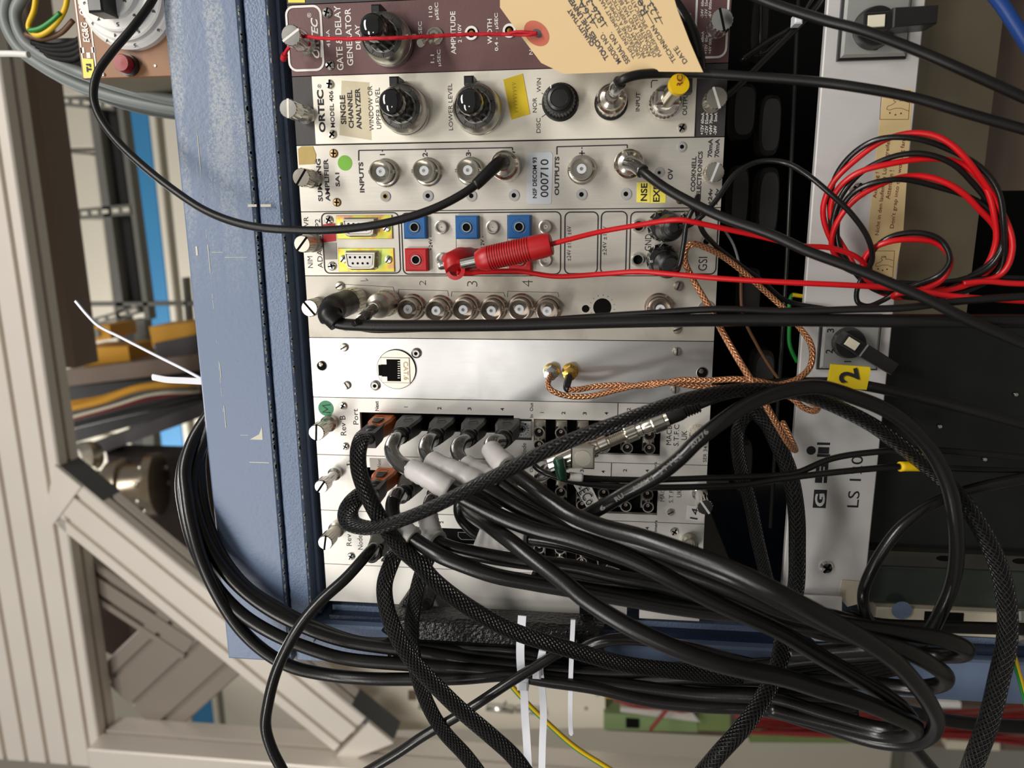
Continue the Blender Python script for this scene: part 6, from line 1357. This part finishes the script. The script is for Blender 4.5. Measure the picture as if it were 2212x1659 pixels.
fl.loft([[p+Vector((0, .0016, 0)) for p in q], [p for p in q]]); f2 = fl.build('number_flag', MT['yellow'], t2); f2['label'] = 'yellow tape flag numbered 2'
T = MB(); T.text('2', P(1835, 824, .041), P(1830, 799, .041), .0088, lift=.0003, bold=.03); T.build('flag_print', MT['text_black'], f2)
# silver coax chain
ch = thing('coax_adapter_chain', P(1290, 968, .05), 'slanting chain of silver coax adapters ending in a ribbed black boot', 'connector')
def seg_(a, b, prof, m, name, ha=56, hb=56, seg=24, knurl=0, kr=(0, 0)):
    A = P(a[0], a[1], ha/1000); B = P(b[0], b[1], hb/1000); L_ = (B-A).length; k = MB(); k.lathe([(r/1000, t*L_) for r, t in prof], A, B-A, seg, knurl, (kr[0]*L_, kr[1]*L_)); return k.build(name, MT[m], ch)
seg_((1166, 1030), (1196, 1004), [(3.2, 0), (3.6, .1), (3.6, .5), (2.8, .6), (3.2, 1)], 'steel', 'elbow', 40, 50)
seg_((1190, 1006), (1210, 998), [(4.4, 0), (4.6, .1), (4.6, .9), (4.2, 1)], 'nickel', 'coupling', 52, 53, 28, .0003, (.1, .9))
seg_((1208, 1001), (1284, 968), [(4.4, 0), (4.4, 1)], 'nickel', 'barrel', 54, 55)
tb_ = P(1259, 981, .056); k = MB(); k.bbox(tb_.x-.0056, tb_.x+.0056, tb_.y-.006, tb_.y+.005, tb_.z-.0056, tb_.z+.0056, .0008); tj = k.build('tee_body', MT['nickel'], ch); k = MB(); k.lathe([(.0038, 0), (.0038, .0004), (0, .00042)], (tb_.x, tb_.y-.006, tb_.z), seg=28, smooth=False); k.build('tee_cap', MT['tin'], tj)
seg_((1276, 971), (1312, 955), [(3.6, 0), (3.6, .45), (3.2, .5), (3.6, .55), (3.6, 1)], 'nickel', 'barrel')
seg_((1310, 957), (1354, 938), [(2.6, 0), (2.6, .15)]+[(2.4+.4*(i % 2), .16+.04*i) for i in range(20)]+[(2.6, 1)], 'tin', 'threaded_body')
seg_((1352, 939), (1376, 929), [(4.2, 0), (4.4, .1), (4.4, .9), (4.0, 1)], 'nickel', 'knurled_ring', 56, 56, 36, .0004, (.1, .9))
seg_((1374, 930), (1412, 914), [(3.4, 0), (3.8, .3), (3.0, .32), (3.6, .5), (3.6, 1)], 'nickel', 'barrel')
seg_((1408, 916), (1442, 902), [(5.0, 0), (5.2, .08), (5.2, .75), (4.4, .8), (4.6, 1)], 'nickel', 'knurled_ring', 56, 56, 40, .0005, (.1, .74))
seg_((1440, 902), (1476, 887), [(4.0, 0), (4.0, .8), (3.6, 1)], 'rubber', 'boot')
seg_((1474, 888), (1510, 874), [(3.8 if i % 2 else 3.0, i/12) for i in range(13)], 'rubber', 'ribbed_boot')
A = [P(1506, 876, .056), P(1560, 856, .056), P(1620, 846, .050), P(1690, 850, .046)]; k = MB(); k.tube(catmull(A, 8), .0022, 12); k.build('tail_cable', MT['pvc'], ch)
# green boot and white sleeve cables
ga, gpth = cable('signal_cable', 'thin black cable with a green boot and white sleeve running right to the picture edge', [(1205, 1000, 62), (1210, 1014, 62), (1222, 1026, 60), (1258, 1032, 58), (1306, 1035, 56), (1396, 1037, 54), (1464, 1035, 52), (1580, 1031, 50), (1678, 1027, 48), (1722, 1021, 48), (1796, 991, 46), (1884, 977, 46), (2002, 972, 46), (2120, 980, 46), (2250, 992, 46)], 3.0, 'pvc')
k = MB(); k.lathe([(.0024, 0), (.0028, .0012), (.0027, .006), (.0022, .010), (.0018, .0105)], P(1206, 990, .062), P(1211, 1016, .062)-P(1206, 990, .062), 24); k.build('green_boot', MT['green_boot'], ga)
sleeve(gpth, near(gpth, 1228, 1027), near(gpth, 1258, 1032), 4.2, 'white_lab', 'white_sleeve', ga, 'white sleeve')
gb, gp2 = cable('signal_cable', 'thin black cable just below it, wearing a yellow sleeve at the right', [(1155, 1006, 52), (1164, 1014, 54), (1182, 1023, 56), (1238, 1040, 58), (1306, 1049, 58), (1419, 1053, 56), (1532, 1051, 54), (1600, 1048, 52), (1678, 1036, 50), (1737, 1028, 50), (1825, 1018, 50), (1943, 1008, 48), (2000, 1008, 44), (2060, 1012, 38), (2250, 1020, 34)], 3.0, 'pvc')
sleeve(gp2, near(gp2, 1944, 1008), near(gp2, 2002, 1008), 4.6, 'yellow_slv', 'yellow_sleeve', gb, 'yellow sleeve')
k = MB(); k.lathe([(.0030, 0), (.0032, .001), (.0032, .006), (.0026, .009), (.0026, .016), (.0018, .017)], P(1163, 1040, .022), P(1170, 1026, .045)-P(1163, 1040, .022), 22); tag(k.build('coax_plug', MT['steel']), 'shiny steel plug under the left end of the silver adapter chain', 'plug')
lab = MB(); q = [P(*a, .045) for a in ((1238, 1046), (1277, 1050), (1298, 1093), (1273, 1106))]; lab.loft([[p+Vector((0, .0004, 0)) for p in q], q]); lb = tag(lab.build('name_label', MT['white_lab']), 'slanted white label printed -ECool below the adapter chain', 'label')
T = MB(); T.text('-ECool', P(1254, 1051, .0455), P(1287, 1101, .0455), .0052, lift=.0003); T.build('label_print', MT['text_black'], lb)
# black plugs dangling inside the dark and lower left
cable('blue_cable', 'blue cable crossing the top right corner', [(2130, -30, 20), (2160, 5, 20), (2190, 50, 20), (2240, 130, 20)], 6.0, 'blue_wire')
cable('dark_cable', 'dim black cable rising in the dark gap at the top', [(1540, 230, 2), (1590, 190, 2), (1650, 130, -2), (1700, 80, -4), (1760, 20, -6), (1790, -20, -6)], 3.4, 'pvc')
cable('dark_cable', 'dim black cable beside the small white clip in the dark gap', [(1600, 130, -8), (1660, 90, -8), (1720, 52, -8), (1760, -10, -8)], 3.0, 'pvc')
k = MB(); c_ = P(1719, 47, .0); k.bbox(c_.x-.0022, c_.x+.0022, -.006, .002, c_.z-.0018, c_.z+.0018, .0006); tag(k.build('cable_clip', MT['ziptie']), 'small white clip on the dim cable at the top of the dark gap', 'clip')
# ground wires
def ground(label, pts, dia=2.6):
    pth = px_path(pts, sub=8); o = tag(MB().tube(pth, dia/2000., 12).build('ground_wire', MT['yellow_slv'], None, origin=pth[0]), label, 'wire')
    k = MB(); k.tube([p+Vector((-dia/2000.*.55, -dia/2000.*.35, dia/2000*.35)) for p in pth], dia/2000.*.62, 10); k.build('green_stripe', MT['green_wire'], o); return o
ground('yellow and green striped wire slanting down behind the white zip ties', [(1090, 1455, -60), (1106, 1481, -60), (1144, 1523, -60), (1177, 1555, -60), (1240, 1611, -60), (1300, 1650, -60), (1350, 1680, -60)], 3.2)
ground('yellow and green striped wire at the right edge beside the braided cable', [(2188, 1412, 20), (2196, 1440, 20), (2206, 1475, 20), (2222, 1540, 20)], 3.0)
bgbox('dark_cover', 'dark surface behind the black wires beside the brown dial module', 'cover', [(62, 84), (330, 78), (330, 150), (130, 150)], -.135, .01, 'charcoal_bg')  # backing sheet added so bright background stays out between the wires
# grey cables, top left
def grey(label, pts, dia, m='grey_cable'): return cable('grey_cable', label, pts, dia, m)[0]
grey('thick light grey cable on the outside of the top left curve', [(60, -60, -120), (20, -10, -120), (12, 40, -120), (40, 100, -120), (90, 140, -120), (160, 178, -120), (240, 206, -120), (330, 226, -120), (420, 240, -120)], 9.0)
grey('second grey cable inside the top left curve', [(90, -60, -110), (52, -10, -110), (34, 30, -110), (50, 84, -110), (90, 118, -110), (160, 152, -110), (250, 184, -110), (340, 208, -110), (420, 222, -110)], 8.0)
MT['grey_dark'] = mat('dark_grey_jacket', lin(74, 80, 78), .4)
grey('dark grey cable under the brown module at the top left', [(60, 112, -135), (120, 160, -135), (200, 200, -135), (280, 228, -135), (360, 244, -135), (430, 250, -135)], 8.0, 'grey_dark')
cable('yellow_wire', 'yellow wire looping in the top left corner', [(80, -30, -100), (74, 20, -100), (62, 60, -100), (80, 76, -100), (110, 62, -100), (140, 20, -100), (148, -30, -100)], 3.4, 'yellow_slv', 'wire')
cable('green_wire', 'short green wire inside the yellow loop at the top left', [(62, 66, -98), (84, 62, -98), (110, 46, -98), (130, 28, -98)], 3.0, 'green_wire', 'wire')
cable('brown_wire', 'brown wire under the yellow loop at the top left', [(55, 74, -104), (90, 84, -104), (130, 72, -104), (158, 44, -104)], 3.4, 'brown_cable', 'wire')
for i in range(4):
    o_ = cable('black_wire', 'black wire in the dark tangle beside the brown dial module', [(70+i*10, 92+i*8, -108), (110, 100+i*8, -108), (160, 92+i*12, -108), (190, 70+i*12, -108)], 4.4, 'tangle_black', 'wire')[0]; o_['group'] = 'black wires beside the dial module'
cable('pale_wire', 'pale thin tie across the grey cables at the left edge', [(-20, 116, -85), (30, 116, -85), (62, 118, -85)], 4.0, 'white_lab', 'wire')

# zip ties
def ribbon(path, wd, th, up=Vector((0, 0, 1)), tip=False):
    mb = MB(); rings = []; n = len(path)
    for i, p in enumerate(path):
        t = (path[min(i+1, n-1)]-path[max(i-1, 0)]).normalized(); s_ = t.cross(Vector((0, -1, 0)))
        s_ = s_.normalized() if s_.length > .2 else up; nn = s_.cross(t).normalized(); w_ = wd/2*(.35 if (tip and i == n-1) else 1)
        rings.append([p-s_*w_-nn*th/2, p+s_*w_-nn*th/2, p+s_*w_+nn*th/2, p-s_*w_+nn*th/2])
    return mb.loft(rings)
def tie(label, pts, wd, head=None, tip=False, name='zip_tie'):
    pth = px_path(pts, sub=6); o = tag(ribbon(pth, wd/1000., .0012, tip=tip).build(name, MT['ziptie'], None, origin=pth[0]), label, 'zip tie')
    if head:
        c = P(*head[:2], head[2]/1000); k = MB(); a, b = head[3]/2000, head[4]/2000; k.bbox(c.x-b, c.x+b, c.y-.003, c.y+.003, c.z-a, c.z+a, .001); k.build('head', MT['ziptie'], o)
    return o
tie('long white zip tie with a chunky head, leftmost at the bottom edge', [(1128, 1330, 38), (1126, 1360, 40), (1124, 1400, 40), (1126, 1450, 36), (1132, 1490, 30), (1134, 1540, 30), (1138, 1600, 30), (1143, 1690, 30)], 4.4, (1130, 1476, 34, 6.2, 6.5))
tie('white zip tie hanging to the bottom edge just right of the chunky-headed one', [(1172, 1405, 38), (1166, 1440, 36), (1170, 1480, 32), (1174, 1540, 30), (1172, 1600, 30), (1170, 1690, 30)], 3.9, (1160, 1450, 36, 4.6, 6.8))
tie('narrow white zip tie ending above the bottom, hanging at the handle right end', [(1238, 1338, 36), (1236, 1380, 36), (1234, 1430, 34), (1232, 1500, 32), (1232, 1560, 32), (1234, 1588, 32)], 2.5, tip=True)
tie('long thin white zip tie tail slanting out from behind the blue lid', [(163, 650, -30), (190, 682, -28), (213, 704, -26), (260, 728, -24), (330, 764, -20), (400, 799, -16), (450, 826, -14)], 1.5)
tie('short flat white zip tie tip poking out left of the blue lid', [(440, 824, -14), (400, 822, -16), (360, 820, -18), (338, 816, -19), (329, 814, -20)], 3.8, tip=True)

# ------------------------------------------------------------------ paper tag on red string
TH = lambda a, b: .016 + max(0, (a-1100))*6.2e-5 + max(0, 60-b)*2e-5
tagq = [(1080, -60), (1080, 16), (1108, 55), (1169, 136), (1219, 160), (1300, 157), (1374, 154), (1450, 155), (1519, 156), (1508, 132), (1490, 90), (1463, 20), (1440, -60)]
_t0, _t1, _t2 = P(1080, 0, .018), P(1519, 156, .042), P(1219, 160, .024)
_tn = (_t1-_t0).cross(_t2-_t0).normalized(); _tn = -_tn if _tn.y > 0 else _tn
def PT(px, py, off=0.):
    """point of the tag's own plane seen at a pixel"""
    d_ = P(px, py, 0)-CAMLOC; t_ = (_t0+_tn*off-CAMLOC).dot(_tn)/d_.dot(_tn); return CAMLOC+d_*t_
tq = [PT(a, b) for a, b in tagq]
pt = MB(); pt.loft([[p-_tn*.0004 for p in tq], tq]); pt_ = tag(pt.build('paper_tag', MT['manila']), 'manila paper tag with a red-brown reinforced hole and printed quality text', 'tag')
k = MB(); sx_ = [PT(1159+27*cos(t_)-4*sin(t_), 72+25*sin(t_)+12*cos(t_), .00015) for t_ in [2*pi*i/32 for i in range(32)]]
si_ = [PT(1161+10*cos(t_)-1*sin(t_), 72+9*sin(t_)+4*cos(t_), .00015) for t_ in [2*pi*i/32 for i in range(32)]]
k.v = sx_+si_
for i in range(32): j = (i+1) % 32; k.face([i, j, 32+j, 32+i])
k.build('reinforcement_ring', MT['manila_ring'], pt_)
k = MB(); k.v = [p for p in si_]; k.face(list(range(32))); k.build('tag_hole', MT['charcoal'], pt_)
T = MB()
def tt(body, a, b, hp, bold=.0): T.text(body, PT(*a, .0002), PT(*b, .0002), hp*.00022, tuple(_tn), bold=bold)
tt('QUALITY THAT', (1281, 98), (1229, 20), 11, .03); tt('TOUCHES THE UNIVERSE', (1311, 128), (1222, -18), 11, .03)
tt('MODEL NO.', (1338, 136), (1298, 73), 10, .01); tt('SERIAL NO.', (1357, 136), (1317, 72), 10, .01)
for i, s_ in enumerate(('THIS INSTRUMENT HAS', 'UNDERGONE A COMPLETE', 'PROGRAM OF INSPECTION', 'AND TEST AND HAS BEEN', 'DEMONSTRATED TO MEET', 'PUBLISHED SPECIFICATIONS')):
    tt(s_, (1371+i*11, 125-i*.8), (1296+i*11.5, -4-i*4), 8)
tt('TECHNICIAN', (1457, 134), (1409, 56), 9, .01); tt('DATE', (1481, 136), (1458, 102), 9, .01)
T.build('tag_print', MT['text_violet'], pt_)
T = MB()
def tl(pts): 
    for a, b in zip(pts[:-1], pts[1:]):
        A = PT(*a, .0003); B = PT(*b, .0003); e = (B-A).normalized().cross(Vector((0, -1, 0))).normalized()*.00012; k_ = len(T.v); T.v += [A-e, B-e, B+e, A+e]; T.face([k_, k_+1, k_+2, k_+3])
tt('416A', (1284, 52), (1251, 4), 14); tt('1826-3', (1304, 54), (1270, 0), 14); tt('Re.', (1394, 30), (1374, -4), 16); tt('7.23', (1424, 44), (1402, 8), 14)
for a, b in (((1291, 61), (1244, -16)), ((1312, 57), (1262, -20)), ((1411, 52), (1376, -10)), ((1431, 52), (1404, 0))): tl([a, b])
T.build('tag_handwriting', MT['ink'], pt_)
st, sp_ = cable('red_string', 'red twisted string running from the first thumbscrew to the tag hole', [(612, 128, 10), (618, 112, 14), (628, 98, 16), (640, 92, 12), (668, 96, 10), (660, 84, 12), (652, 79, 14), (700, 83, 26), (760, 84, 34), (812, 83, 38), (860, 82, 36), (940, 78, 28), (1020, 74, 24), (1100, 74, 23), (1140, 75, 24.5), (1161, 73, 24.5)], 1.7, 'string', 'string')
sleeve(sp_, 0, 5, 3.2, 'string', 'frayed_end', st)
k = MB(); k.tube(px_path([(1100, 71, 23.5), (1125, 69, 25), (1161, 72, 25)]), .0008, 8); k.build('second_strand', MT['string'], st)
k = MB(); k.lathe([(.0056, 0), (.0056, .0015)], px2(636, 80, 12)+Vector((0, -.006, 0)), seg=20, caps=False); k.build('string_loop', MT['string'], st)

# joined print is too small to pick apart letter by letter
for o in COL.objects:
    if o.parent and o.name.split('.')[0] in ('lettering', 'end_lettering', 'label_print', 'warning_print', 'cable_print', 'tag_print', 'dial_numerals', 'switch_numerals', 'numerals', 'contact_holes', 'pen_marks'): o['kind'] = 'stuff'
    if o.name.split('.')[0] == 'crossbar_module': o['group'] = 'crossbar modules with plug rows'
